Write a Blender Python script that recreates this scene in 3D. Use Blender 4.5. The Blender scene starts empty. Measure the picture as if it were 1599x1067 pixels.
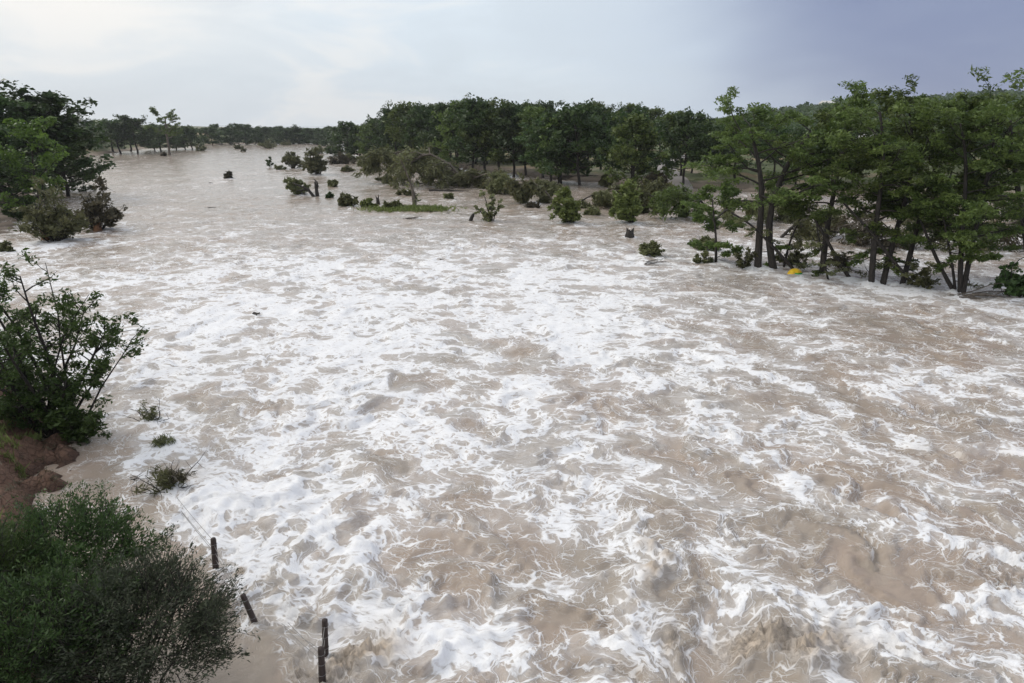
import bpy, math, random
import numpy as np

# ------------------------------------------------------------------ camera, sky, sun, exposure
scene = bpy.context.scene
CAM_H = 11.0
FPX = 1066.0
PITCH = math.atan((533 - 200) / FPX)

cam_data = bpy.data.cameras.new("camera")
cam_data.sensor_width = 36.0
cam_data.lens = 24.0
cam_data.clip_start = 0.1
cam_data.clip_end = 9000.0
cam = bpy.data.objects.new("camera", cam_data)
scene.collection.objects.link(cam)
cam.location = (0, 0, CAM_H)
cam.rotation_euler = (math.pi / 2 - PITCH, 0, 0)
scene.camera = cam

SUN_EL, SUN_AZ = math.radians(42), math.radians(-62)      # azimuth measured from +Y towards +X


class NT:
    """small helper to write node trees"""
    def __init__(self, tree):
        self.t = tree
        tree.nodes.clear()

    def n(self, kind, ins=None, **props):
        nd = self.t.nodes.new(kind)
        for k, v in props.items():
            setattr(nd, k, v)
        for k, v in (ins or {}).items():
            self.set(nd, k, v)
        return nd

    def set(self, nd, k, v):
        s = nd.inputs[k]
        if hasattr(v, "is_output") or isinstance(v, bpy.types.NodeSocket):
            self.t.links.new(v, s)
        else:
            s.default_value = v

    def m(self, op, a, b=0.0, c=0.0, clamp=False):
        nd = self.t.nodes.new("ShaderNodeMath")
        nd.operation = op
        nd.use_clamp = clamp
        for i, v in enumerate((a, b, c)):
            self.set(nd, i, v)
        return nd.outputs[0]

    def add(self, a, b): return self.m("ADD", a, b)
    def sub(self, a, b): return self.m("SUBTRACT", a, b)
    def mul(self, a, b): return self.m("MULTIPLY", a, b)
    def mx(self, a, b): return self.m("MAXIMUM", a, b)
    def mn(self, a, b): return self.m("MINIMUM", a, b)

    def step(self, v, lo, hi, a=0.0, b=1.0):
        nd = self.t.nodes.new("ShaderNodeMapRange")
        nd.interpolation_type = "SMOOTHSTEP"
        for i, x in enumerate((v, lo, hi, a, b)):
            self.set(nd, i, x)
        return nd.outputs[0]

    def lin(self, v, lo, hi, a=0.0, b=1.0):
        nd = self.t.nodes.new("ShaderNodeMapRange")
        for i, x in enumerate((v, lo, hi, a, b)):
            self.set(nd, i, x)
        return nd.outputs[0]

    def mix(self, f, a, b):
        nd = self.t.nodes.new("ShaderNodeMix")
        nd.data_type = "RGBA"
        self.set(nd, 0, f)
        for i, v in ((6, a), (7, b)):
            if isinstance(v, tuple) and len(v) == 3:
                v = v + (1.0,)
            self.set(nd, i, v)
        return nd.outputs[2]

    def noise(self, vec, scale, detail=4, rough=0.55, dist=0.0, dims="3D"):
        nd = self.n("ShaderNodeTexNoise", {"Scale": scale, "Detail": detail, "Roughness": rough, "Distortion": dist}, noise_dimensions=dims)
        self.t.links.new(vec, nd.inputs["Vector"])
        return nd.outputs["Fac"]

    def vor(self, vec, scale, feature="DISTANCE_TO_EDGE", dims="2D", rnd=1.0):
        nd = self.n("ShaderNodeTexVoronoi", {"Scale": scale, "Randomness": rnd}, voronoi_dimensions=dims, feature=feature)
        self.t.links.new(vec, nd.inputs["Vector"])
        return nd.outputs["Distance"]

    def vmath(self, op, a, b=None):
        nd = self.t.nodes.new("ShaderNodeVectorMath")
        nd.operation = op
        self.set(nd, 0, a)
        if b is not None:
            self.set(nd, "Scale" if op == "SCALE" else 1, b)
        return nd.outputs[0]

    def attr(self, name):
        return self.n("ShaderNodeAttribute", attribute_name=name)


world = bpy.data.worlds.new("World")
scene.world = world
world.use_nodes = True
w = NT(world.node_tree)
tc = w.n("ShaderNodeTexCoord").outputs["Generated"]
sp = w.n("ShaderNodeSeparateXYZ", {0: tc})
dx, dy, dz = sp.outputs
sky = w.n("ShaderNodeTexSky", sky_type="NISHITA", sun_disc=False, sun_elevation=SUN_EL, sun_rotation=SUN_AZ,
          air_density=1.0, dust_density=2.0, ozone_density=1.0).outputs[0]
# a storm deck drawn over the blue: pale towards the hidden sun (left), slate-lavender away from it (right)
stretch = w.n("ShaderNodeCombineXYZ", {0: dx, 1: dy, 2: w.mul(dz, 3.4)}).outputs[0]
n_big = w.noise(stretch, 1.6, 3, 0.5, 0.4)
n_mid = w.noise(stretch, 4.5, 4, 0.55, 0.5)
side = w.add(dx, w.mul(w.sub(n_big, 0.5), 0.42))
side = w.add(side, w.mul(dz, 0.15))
CLOUD = 10.0
c_bright, c_mid, c_grey, c_dark = (1.00, 0.98, 0.94), (0.78, 0.87, 0.95), (0.60, 0.69, 0.82), (0.26, 0.31, 0.48)
deck = w.mix(w.step(side, -0.50, -0.05), c_bright, c_mid)
deck = w.mix(w.step(side, 0.02, 0.36), deck, c_grey)
deck = w.mix(w.step(side, 0.22, 0.50), deck, c_dark)
# a cool veil hugging the horizon under the cream band on the bright side
veil = w.mul(w.step(dz, 0.16, 0.05), w.step(dx, 0.25, -0.3))
deck = w.mix(w.mul(veil, 0.8), deck, (0.72, 0.80, 0.88))
deck = w.mix(w.mul(w.step(n_mid, 0.46, 0.62), w.step(side, 0.40, 0.12, 0.04, 0.30)), deck, (0.66, 0.73, 0.80))
deck = w.mix(w.mul(w.step(n_mid, 0.50, 0.34), w.step(dx, 0.3, -0.4, 0.0, 0.45)), deck, (1.06, 1.02, 0.97))
deck = w.mix(w.step(dz, 0.22, 0.75, 0.0, 0.75), deck, (0.76, 0.77, 0.78))
deck10 = w.vmath("SCALE", deck, CLOUD)
zen = w.step(dz, 0.10, 0.9, 1.0, 1.3)                      # an overcast sky is brighter overhead
deck10 = w.vmath("SCALE", deck10, zen)
col = w.mix(0.93, sky, deck10)
bg = w.n("ShaderNodeBackground", {"Color": col, "Strength": 0.1})
w.n("ShaderNodeOutputWorld", {0: bg.outputs[0]})

sun_d = bpy.data.lights.new("sun", "SUN")
sun_d.energy = 1.3
sun_d.angle = math.radians(18)
sun_d.color = (1.0, 0.96, 0.90)
sun = bpy.data.objects.new("sun", sun_d)
scene.collection.objects.link(sun)
sun.rotation_euler = (math.pi / 2 - SUN_EL, 0, -SUN_AZ + math.pi)   # light travels away from the sun

scene.view_settings.view_transform = "Standard"
scene.view_settings.look = "None"
scene.view_settings.exposure = 0.0
scene.view_settings.gamma = 1.0
scene.view_settings.use_curve_mapping = False
scene.cycles.use_denoising = True
scene.cycles.denoising_prefilter = "ACCURATE"
scene.cycles.denoising_input_passes = "RGB_ALBEDO_NORMAL"
scene.cycles.sample_clamp_indirect = 3.0
scene.cycles.max_bounces = 6
scene.cycles.diffuse_bounces = 3
scene.cycles.glossy_bounces = 2
scene.cycles.transmission_bounces = 3
scene.cycles.transparent_max_bounces = 8

# ------------------------------------------------------------------ helpers
rng = np.random.default_rng(7)


def at(px, py, z=0.0):
    """ground point seen at a pixel of the photograph (layout aid)"""
    u, v = (px - 799.5) / FPX, (533.5 - py) / FPX
    fy = math.cos(PITCH) + v * math.sin(PITCH)
    fz = -math.sin(PITCH) + v * math.cos(PITCH)
    t = (z - CAM_H) / fz
    return u * t, fy * t


def put(o, parent=None):
    scene.collection.objects.link(o)
    if parent is not None:
        o.parent = parent
    return o


def tag(o, label=None, cat=None, group=None, kind=None):
    for k, v in (("label", label), ("category", cat), ("group", group), ("kind", kind)):
        if v:
            o[k] = v
    return o


def empty(name, loc, rz=0.0, scale=1.0):
    o = bpy.data.objects.new(name, None)
    o.empty_display_size = 0.3
    o.location = loc
    o.rotation_euler = (0, 0, rz)
    o.scale = (scale,) * 3
    return put(o)


def mesh_np(name, verts, faces, mat, smooth=False, attrs=None):
    """verts (n,3), faces (m,k) with one k"""
    me = bpy.data.meshes.new(name)
    verts = np.asarray(verts, np.float32)
    faces = np.asarray(faces, np.int32)
    k = faces.shape[1]
    me.vertices.add(len(verts))
    me.vertices.foreach_set("co", verts.ravel())
    me.loops.add(faces.size)
    me.loops.foreach_set("vertex_index", faces.ravel())
    me.polygons.add(len(faces))
    me.polygons.foreach_set("loop_start", np.arange(0, faces.size, k, dtype=np.int32))
    if smooth:
        me.polygons.foreach_set("use_smooth", np.ones(len(faces), bool))
    me.update(calc_edges=True)
    for an, (dom, typ, arr) in (attrs or {}).items():
        a = me.attributes.new(an, typ, dom)
        arr = np.asarray(arr, np.float32)
        a.data.foreach_set("vector" if typ == "FLOAT_VECTOR" else "value", arr.ravel())
    if mat:
        me.materials.append(mat)
    return me


def new_mat(name):
    m_ = bpy.data.materials.new(name)
    m_.use_nodes = True
    return m_, NT(m_.node_tree)


def grid_faces(nr, nc):
    i = np.arange((nr - 1) * (nc - 1))
    r, c = i // (nc - 1), i % (nc - 1)
    a = r * nc + c
    return np.stack([a, a + 1, a + nc + 1, a + nc], 1)


def noise_tile(n, lo, hi, seed, slope=1.0):
    """periodic band-limited noise, cycles per tile between lo and hi"""
    g = np.random.default_rng(seed)
    f = np.fft.fftfreq(n, 1.0 / n)
    k = np.hypot(*np.meshgrid(f, f, indexing="ij"))
    amp = np.where((k >= lo) & (k <= hi), 1.0 / np.maximum(k, 1) ** slope, 0)
    z = np.real(np.fft.ifft2(np.fft.fft2(g.standard_normal((n, n))) * amp))
    return (z / z.std()).astype(np.float32)


def samp(tile, x, y, size):
    n = tile.shape[0]
    u, v = np.mod(x / size, 1.0) * n, np.mod(y / size, 1.0) * n
    i, j = np.floor(u).astype(int), np.floor(v).astype(int)
    fu, fv = u - i, v - j
    fu, fv = fu * fu * (3 - 2 * fu), fv * fv * (3 - 2 * fv)
    i %= n; j %= n
    i1, j1 = (i + 1) % n, (j + 1) % n
    return (tile[i, j] * (1 - fu) * (1 - fv) + tile[i1, j] * fu * (1 - fv) + tile[i, j1] * (1 - fu) * fv + tile[i1, j1] * fu * fv)


def sstep(x, a, b):
    t = np.clip((x - a) / (b - a), 0, 1)
    return t * t * (3 - 2 * t)


def seg_dist(x, y, pts):
    """distance to an open polyline and the position along it (0..1)"""
    best = np.full(x.shape, 1e9)
    tt = np.zeros(x.shape)
    n = len(pts) - 1
    for k in range(n):
        ax, ay = pts[k]; bx, by = pts[k + 1]
        vx, vy = bx - ax, by - ay
        t = np.clip(((x - ax) * vx + (y - ay) * vy) / (vx * vx + vy * vy), 0, 1)
        d = np.hypot(x - ax - t * vx, y - ay - t * vy)
        sel = d < best
        best = np.where(sel, d, best)
        tt = np.where(sel, (k + t) / n, tt)
    return best, tt


# ------------------------------------------------------------------ the flooded valley: terrain
SHORE_L = [(-5.0, -300), (-5.2, 4), (-6.8, 8), (-9.0, 11.2), (-11.6, 14.5), (-13.4, 17.3), (-16.2, 22.0), (-17.6, 24.6), (-25, 29), (-44, 45), (-56, 70), (-70, 100), (-88, 128),
           (-125, 190), (-172, 282), (-206, 405), (-209, 465), (-190, 530), (-120, 600), (200, 900)]
SHORE_R = [(200, 880), (-60, 560), (-84, 420), (-74, 322), (-46, 258), (-20, 212), (2, 172), (15, 150), (30, 136), (45, 124), (70, 114), (110, 108), (400, 95), (900, 80)]
RIVER = SHORE_L + SHORE_R + [(900, -300)]
T1, T2, T3 = noise_tile(256, 2, 10, 1), noise_tile(256, 8, 60, 2), noise_tile(256, 1, 4, 3)


def in_poly(x, y, poly):
    c = np.zeros(x.shape, bool)
    n = len(poly)
    for i in range(n):
        x0, y0 = poly[i]; x1, y1 = poly[(i + 1) % n]
        if y0 == y1:
            continue
        c ^= ((y0 > y) != (y1 > y)) & (x < (x1 - x0) * (y - y0) / (y1 - y0) + x0)
    return c


def ground_z(x, y):
    x, y = np.atleast_1d(np.asarray(x, float)), np.atleast_1d(np.asarray(y, float))
    x0, y0 = x, y
    nb_ = 0.25 + 0.75 * sstep(np.hypot(x + 13, y - 18), 10, 60)
    x = x0 + nb_ * (1.6 * samp(T2, x0, y0, 70) + 0.7 * samp(T2, x0, y0, 17))
    y = y0 + nb_ * (1.6 * samp(T2, x0 + 37, y0, 70) + 0.7 * samp(T2, x0 + 9, y0, 17))
    d, _ = seg_dist(x, y, RIVER)
    wet = in_poly(x, y, RIVER)
    near = 1 - sstep(np.hypot(x + 13, y - 18), 18, 60)
    amp = 0.25 + 0.3 * sstep(d, 2, 30)
    bump = samp(T1, x, y, 90) * 0.35 * sstep(d, 1, 25) + samp(T2, x, y, 40) * 0.10 * sstep(d, 0, 3)
    land = (1.0 + 0.9 * near) * (1 - np.exp(-d / (3.0 - 1.2 * near))) + 0.012 * np.minimum(d, 300) + bump
    far_left = sstep(-x, 90, 200) * sstep(y, 230, 300) * (1 - sstep(y, 520, 640))
    land += far_left * 7.0 * sstep(d, 1, 40)
    r, az = np.hypot(x, y), np.arctan2(x, y)
    hill = 30 * np.exp(-((az - 0.50) / 0.22) ** 2) * sstep(r, 420, 900) * (1 + 0.10 * samp(T3, x, y, 900))
    hill += 8 * np.exp(-((az - 0.72) / 0.16) ** 2) * sstep(r, 320, 800)
    hill += 14 * sstep(r, 1300, 2400) * (0.6 + 0.4 * samp(T3, x, y, 1800))
    land += hill + 6 * sstep(r, 250, 600) * sstep(az, 0.15, 0.4)
    bed = -2.6 * (1 - np.exp(-d / (5.0 - 2.0 * near)))
    return np.where(wet, bed, land)


def gz(x, y):
    return float(ground_z(x, y)[0])


# ground mesh: one sheet to the horizon, finer near the left bank
def spaced(c, half, n, fine):
    t = np.linspace(-1, 1, n)
    k = np.arcsinh(half / fine / n * 2.2)
    return c + half * np.sinh(t * k) / np.sinh(k)


gx = np.unique(np.concatenate([spaced(-14, 2200, 170, 0.9), np.linspace(-26, -8, 80), np.linspace(-120, 150, 130)]))
gy = np.unique(np.concatenate([spaced(20, 2300, 170, 0.9), np.linspace(6, 40, 110), np.linspace(40, 320, 110)]))
gy = gy[gy > -60]
GX, GY = np.meshgrid(gx, gy)
GZ = ground_z(GX.ravel(), GY.ravel())
gm, t = new_mat("soil_and_grass")
geo = t.n("ShaderNodeNewGeometry")
pos = geo.outputs["Position"]
sx, sy, sz = t.n("ShaderNodeSeparateXYZ", {0: pos}).outputs
n1 = t.noise(pos, 0.05, 5, 0.6)
n2 = t.noise(pos, 0.6, 6, 0.65)
n3 = t.noise(pos, 7.0, 6, 0.7)
nearmask = t.step(t.n("ShaderNodeVectorMath", {0: pos, 1: (-13, 18, 0)}, operation="DISTANCE").outputs["Value"], 16, 34, 1, 0)
soil = t.mix(n2, (0.115, 0.058, 0.036), (0.21, 0.125, 0.085))
soil = t.mix(t.step(n3, 0.45, 0.7), soil, (0.075, 0.045, 0.03))
silt = t.mix(n2, (0.20, 0.155, 0.115), (0.33, 0.265, 0.205))
grass = t.mix(n2, (0.045, 0.075, 0.018), (0.12, 0.13, 0.045))
grass = t.mix(t.step(n1, 0.52, 0.62), grass, (0.24, 0.18, 0.10))
low = t.step(t.add(sz, t.mul(t.sub(n2, 0.5), 1.6)), 0.6, 1.35)
c = t.mix(low, silt, grass)
c = t.mix(nearmask, c, soil)
wet = t.step(sz, 0.02, 0.35, 0.62, 1.0)
c = t.n("ShaderNodeVectorMath", {0: c, "Scale": wet}, operation="SCALE").outputs[0]
crack = t.step(t.vor(t.vmath("ADD", pos, t.vmath("SCALE", t.n("ShaderNodeTexNoise", {"Scale": 3.0}).outputs["Color"], 0.25)), 4.2, dims="3D"), 0.0, 0.07)
hgt = t.add(t.mul(crack, 0.4), t.add(t.mul(n3, 0.6), t.mul(n2, 1.0)))
bmp = t.n("ShaderNodeBump", {"Strength": 0.9, "Distance": 0.12, "Height": hgt})
b = t.n("ShaderNodeBsdfPrincipled", {"Base Color": c, "Roughness": 0.85, "Normal": bmp.outputs[0]})
t.n("ShaderNodeOutputMaterial", {0: b.outputs[0]})
ground = put(bpy.data.objects.new("ground", mesh_np("ground", np.stack([GX.ravel(), GY.ravel(), GZ], 1), grid_faces(len(gy), len(gx)), gm, True)))
tag(ground, kind="structure")

# ------------------------------------------------------------------ the river
NC = 520
rows = [-40, -20, -5, 2, 4.5]
y_ = 6.0
while y_ < 950:
    rows.append(y_)
    y_ *= 1.0060 if y_ < 120 else 1.014
rows = np.array(rows)
s = np.linspace(-1, 1, NC)
half = np.maximum(rows, 4) * 0.92 + 11
X = half[:, None] * s[None, :]
Y = np.repeat(rows[:, None], NC, 1)
x, y = X.ravel(), Y.ravel()

# stir the surface: trace each point back through a divergence-free eddy field
psi_a, psi_b, psi_c = noise_tile(256, 3, 9, 11, 1.0), noise_tile(256, 4, 14, 12, 1.0), noise_tile(256, 4, 20, 13, .8)


def curl(px, py, tile, size, e):
    gx_ = (samp(tile, px + e, py, size) - samp(tile, px - e, py, size)) / (2 * e)
    gy_ = (samp(tile, px, py + e, size) - samp(tile, px, py - e, size)) / (2 * e)
    return gy_, -gx_


fx, fy = x.copy(), y.copy()
for it in range(7):
    ax, ay = curl(fx, fy, psi_a, 61.0, 0.25)
    bx, by = curl(fx, fy, psi_b, 23.0, 0.12)
    cx, cy = curl(fx, fy, psi_c, 7.7, 0.05)
    fx = fx - 0.36 * ax - 0.10 * bx - 0.009 * cx
    fy = fy - 0.36 * ay - 0.10 * by - 0.009 * cy
    if it == 0:
        lx, ly = x - 0.40 * ax - 0.09 * bx - 0.0035 * cx, y - 0.40 * ay - 0.09 * by - 0.0035 * cy

turb = np.clip(0.03 + 0.07 * (1 - sstep(y, 14, 26)), 0, 1)
lx, ly = lx + turb * (fx - lx), ly + turb * (fy - ly)

# how much foam lies where (metres on the water)
def blob(px, py, rx, ry):
    """soft ellipse given by a pixel centre and half-extents, measured out on the water"""
    cx_, cy_ = at(px, py)
    ex = abs(at(px + rx, py)[0] - cx_)
    ey = abs(at(px, py - ry)[1] - at(px, py + ry)[1]) / 2
    return np.exp(-(((x - cx_) / ex) ** 2 + ((y - cy_) / ey) ** 2))


def line(pix, wid):
    d, tt = seg_dist(x + 0.25 * samp(psi_c, x, y, 9), y + 0.25 * samp(psi_c, x + 50, y, 9), [at(*p) for p in pix])
    return np.exp(-(d / wid) ** 2) * (0.75 + 0.35 * samp(psi_b, x, y, 16))


na, nb, nc_ = samp(psi_a, fx, fy, 70), samp(psi_b, lx + 31, ly, 25), samp(psi_c, lx, ly + 17, 14)
D = np.full(x.shape, 0.445)
D += 0.20 * blob(560, 480, 420, 110) + 0.14 * blob(760, 560, 300, 110)
D += 0.10 * blob(820, 430, 420, 40)
D += 0.20 * blob(400, 830, 150, 110) + 0.14 * blob(640, 980, 170, 80) + 0.14 * blob(280, 600, 90, 60)
D -= 0.14 * blob(1330, 900, 300, 130) + 0.08 * blob(1400, 620, 250, 120) + 0.10 * blob(1250, 465, 300, 25)
D -= 0.10 * blob(800, 370, 900, 22)
D += 0.075 * sstep(y, 20, 28) * (1 - sstep(y, 55, 72)) * (1 - 0.7 * sstep(x, 6, 24))
D -= 0.33 * sstep(y, 68, 95)
D += 0.22 * blob(260, 300, 130, 45) + 0.16 * blob(430, 345, 220, 25)
D -= 0.10 * sstep(y, 150, 320)
for p in ((1060, 812, 85, 26), (1310, 885, 150, 34), (490, 710, 60, 42), (905, 640, 60, 40), (1350, 655, 60, 26), (740, 775, 50, 26), (700, 575, 36, 18), (880, 970, 50, 22),
          (1010, 630, 60, 26), (640, 590, 50, 18), (850, 575, 50, 14), (1180, 740, 60, 20), (1560, 730, 60, 26), (1240, 1030, 150, 40), (1130, 1000, 70, 40), (600, 450, 40, 8)):
    D -= 0.20 * blob(*p)
# the brown backwater between the bank and the fence
fence_line = [(140, 640), (200, 700), (300, 800), (338, 884), (400, 972), (505, 1060), (560, 1200)]
fl = [at(*p) for p in fence_line]
dist_f, tt_f = seg_dist(x, y, fl)
fxl = np.interp(y, [p[1] for p in fl][::-1], [p[0] for p in fl][::-1])
pool = sstep(fxl - x + 0.4 * nb, -0.2, 1.2) * (1 - sstep(y, 24, 30))
still = pool * (1 - sstep(y, 13.5, 17))
D = D * (1 - 0.80 * pool) - 0.25 * still
D += 0.075 * na * (1 - pool * .6) + 0.075 * nb * (1 - pool * .3) + 0.03 * nc_
D += 0.26 * pool * blob(230, 730, 90, 40)
ridges = [([(283, 770), (420, 800), (545, 870), (650, 950), (760, 1010), (850, 1080)], 0.55, 0.30),
          ([(980, 800), (1005, 860), (990, 930), (1000, 990), (930, 1075)], 0.40, 0.18),
          ([(1035, 903), (1150, 932), (1330, 962), (1480, 950), (1599, 925)], 0.28, 0.22),
          ([(1340, 985), (1420, 1003), (1500, 990), (1620, 988)], 0.28, 0.16),
          ([(1400, 800), (1480, 845), (1560, 870), (1640, 895)], 0.40, 0.20),
          ([(140, 722), (215, 726), (285, 765), (300, 725), (270, 690)], 0.22, 0.10),
          ([(425, 665), (430, 735), (475, 805), (560, 870)], 0.40, 0.18),
          ([(560, 1050), (700, 1000), (790, 985), (900, 1020)], 0.5, 0.22),
          ([(330, 850), (300, 800), (280, 770)], 0.2, 0.08),
          ([(1100, 560), (1240, 600), (1420, 690), (1599, 720)], 0.5, 0.12),
          ([(930, 560), (1100, 640), (1300, 800), (1500, 840)], 0.5, 0.10)]
ridge_h = np.zeros_like(x)
for pix, wid, hh in ridges:
    L = np.clip(line(pix, wid), 0, 1.2)
    D += 0.36 * L
    ridge_h += 0.55 * hh * L
churn = np.clip(1.1 * blob(1205, 1015, 75, 30) + 0.8 * blob(1310, 1000, 60, 30) + 0.9 * line([(1010, 860), (1030, 960), (1050, 1090)], 0.40)
                + 1.0 * blob(570, 1015, 55, 40) + 0.9 * line([(372, 905), (395, 968), (450, 975), (500, 1045), (540, 1075)], 0.22) + 0.5 * blob(1490, 715, 80, 16)
                + 0.5 * blob(270, 750, 40, 20) * 1.0 + 0.4 * line([(95, 700), (150, 790), (190, 870)], 0.3), 0, 1)
churn *= np.clip(0.75 + 0.5 * nc_, 0, 1.4)
D += 0.12 * churn * (1 - 0.5 * still)

# wakes: water piles up against every foot standing in it and trails foam downstream
feet = [(1118, 410, 1.0), (1183, 421, 1.5), (1208, 422, 1.5), (1242, 424, .8), (1283, 431, 1.4), (1329, 438, 1.0), (1360, 444, 1.3), (1378, 444, 1.3), (1408, 446, 1.2), (1430, 449, .9), (1492, 456, 1.0),
        (1501, 459, 1.4), (983, 372, 1.4), (884, 349, 2.2), (978, 349, 2.4), (764, 346, 2.0), (648, 325, 2.0), (541, 322, 2.4), (1013, 399, 1.6), (832, 318, 2.4), (88, 376, 3.0), (160, 360, 2.4), (494, 273, 3.0),
        (458, 263, 2.5), (463, 304, 2.5), (701, 311, 1.5), (1072, 343, 2.6), (237, 657, .5), (258, 697, .5), (259, 764, .8), (357, 279, 2.0), (265, 243, 2.5), (520, 292, 2), (675, 293, 4), (622, 287, 3.5)]
wake_h = np.zeros_like(x)
for px, py, k in feet:
    wx, wy = at(px, py)
    sel = np.abs(y - wy + 3 * k) < 9 * k + 3
    ux, uy = x[sel] - wx, wy - y[sel]                     # downstream is towards the bridge
    arm = np.exp(-((np.abs(ux) - 0.28 * k - 0.22 * np.maximum(uy, 0)) / (0.22 * k + 0.06 * np.maximum(uy, 0))) ** 2) * np.exp(-np.maximum(uy, 0) / (2.6 * k)) * (uy > -0.5 * k)
    bow = np.exp(-((ux / (0.55 * k)) ** 2 + ((uy + 0.25 * k) / (0.35 * k)) ** 2))
    D[sel] += 0.34 * arm + 0.38 * bow
    wake_h[sel] += 0.05 * arm + 0.12 * min(k, 1.6) * bow

# real waves: long standing swells, short chop, frothy ridges
w1, w2 = noise_tile(256, 4, 16, 21, 1.2), noise_tile(256, 8, 48, 22, 1.1)
w3 = noise_tile(256, 16, 100, 23, 0.9)
calm = 1 - 0.85 * pool * (1 - churn)
rough = calm * (1 - 0.35 * sstep(y, 18, 32)) * (1 - 0.35 * sstep(y, 70, 140))
Z = 0.085 * samp(w1, fx, fy * 1.25, 40) + 0.030 * (1 - np.abs(samp(w2, fx, fy, 60)))
Z += 0.008 * samp(w3, fx, fy, 26)
Z *= rough
Z += ridge_h * (0.7 + 0.30 * samp(w2, x, y, 16)) * (1 - 0.6 * pool)
Z += churn * (0.10 * np.abs(samp(w2, x, y, 9)) + 0.09 * np.abs(samp(w3, x + 5, y, 11)) - 0.05)
for px, py, a in ((1205, 1000, .28), (1260, 1035, .20), (1215, 1045, -.2), (1060, 815, .08), (1300, 890, -.05), (1240, 975, .12)):
    Z += a * blob(px, py, 38, 16)
Z += wake_h
fade = sstep(y, 5, 8)
Z *= fade
water_v = np.stack([x, y, Z], 1)

wm, t = new_mat("muddy_foaming_water")
flow = t.attr("flow_coords").outputs["Vector"]
lace = t.attr("lace_coords").outputs["Vector"]
dens = t.attr("foam_amount").outputs["Fac"]
churn_s = t.attr("churn_amount").outputs["Fac"]
pos = t.n("ShaderNodeNewGeometry").outputs["Position"]
wob = t.n("ShaderNodeTexNoise", {"Vector": flow, "Scale": 0.9, "Detail": 1.0, "Roughness": 0.5}, noise_dimensions="2D").outputs["Color"]
wob = t.vmath("SCALE", t.vmath("SUBTRACT", wob, (0.5, 0.5, 0.5)), 0.55)
fc = t.vmath("ADD", flow, wob)
wob2 = t.n("ShaderNodeTexNoise", {"Vector": flow, "Scale": 5.0, "Detail": 4.0, "Roughness": 0.65}, noise_dimensions="2D").outputs["Color"]
wob2 = t.vmath("SCALE", t.vmath("SUBTRACT", wob2, (0.5, 0.5, 0.5)), 0.034)
fd = t.vmath("ADD", fc, wob2)
fl_ = t.vmath("ADD", t.vmath("ADD", lace, wob2), t.vmath("SCALE", wob, 0.7))
nz = t.noise(fl_, 0.8, 2, 0.5, 0.0, "2D")
nf = t.noise(fl_, 6.0, 5, 0.7, 0.0, "2D")
dd = t.add(dens, t.mul(t.sub(nz, 0.5), 0.36))
open_ = t.sub(1.0, dd)


def hole(scale, gain, off, spread, vec):
    """rounded openings in the foam mat: how deep inside one a point lies (cell units, < 0 outside)"""
    nd = t.n("ShaderNodeTexVoronoi", {"Vector": vec, "Scale": scale, "Randomness": 0.95}, voronoi_dimensions="2D", feature="F1")
    rnd = t.n("ShaderNodeSeparateColor", {0: nd.outputs["Color"]}).outputs[0]
    rad = t.add(t.add(t.mul(open_, gain), off), t.mul(t.sub(rnd, 0.5), spread))
    return t.sub(rad, nd.outputs["Distance"])


h1 = hole(0.36, 1.30, -0.30, 0.65, fl_)
h2 = hole(0.85, 1.20, -0.22, 0.65, fl_)
h3 = hole(2.1, 1.05, -0.18, 0.65, fl_)
h4 = hole(5.5, 0.95, -0.20, 0.60, fl_)
o1 = t.step(h1, -0.03, 0.035)
o2 = t.step(h2, -0.04, 0.05)
o3 = t.step(h3, -0.07, 0.09)
o4 = t.mul(t.step(h4, -0.10, 0.16), 0.75)
opening = t.mx(t.mx(o1, o2), t.mx(o3, o4))
mat_ = t.sub(1.0, opening)
depth = t.mx(t.mx(h1, t.mul(h2, 0.6)), 0.0)
# threads of foam strung across the openings
d2 = t.vor(fl_, 1.25)
d3 = t.vor(fl_, 3.4)
d4 = t.vor(fl_, 8.5)
nl = t.noise(fl_, 1.7, 3, 0.6, 0.0, "2D")
thin = t.sub(t.add(0.026, t.mul(t.sub(nl, 0.5), 0.19)), t.mul(depth, 0.04))
w2_ = t.mul(t.step(t.sub(d2, thin), 0.022, -0.022), 0.92)
w3_ = t.mul(t.step(t.sub(d3, t.mul(thin, 1.4)), 0.04, -0.03), 0.70)
w4_ = t.mul(t.step(t.sub(d4, t.mul(thin, 1.8)), 0.06, -0.05), 0.36)
web = t.mul(t.mx(t.mx(w2_, w3_), w4_), t.step(dens, -0.02, 0.38))
streak = t.noise(t.vmath("MULTIPLY", fl_, (1.0, 2.4, 1.0)), 2.6, 6, 0.72, 0.0, "2D")
mat_ = t.mul(mat_, t.sub(1.0, t.mul(t.step(t.add(streak, t.mul(t.sub(dens, 0.5), -0.12)), 0.49, 0.66), 0.48)))
foam = t.mx(mat_, web)
film = t.mul(t.step(t.sub(dd, t.mul(depth, 0.5)), 0.15, 0.65), 0.30)
film = t.mul(film, t.lin(nf, 0.3, 0.7, 0.4, 1.3))
froth = t.mul(churn_s, t.step(t.noise(fl_, 4.5, 8, 0.82, 0.0, "2D"), 0.43, 0.58))
foam_all = t.mx(t.mx(foam, film), t.mul(froth, 0.8))
tint = t.noise(flow, 0.22, 3, 0.5, 0.0, "2D")
mud = t.mix(t.step(tint, 0.35, 0.65), (0.325, 0.275, 0.225), (0.365, 0.292, 0.235))
white = t.mix(churn_s, (0.86, 0.86, 0.87), (0.60, 0.50, 0.40))
white = t.mix(t.step(nf, 0.62, 0.38, 0.0, 0.18), white, (0.62, 0.58, 0.54))
col = t.mix(foam_all, mud, white)
r = t.lin(foam_all, 0.0, 0.7, 0.16, 0.75)
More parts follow.
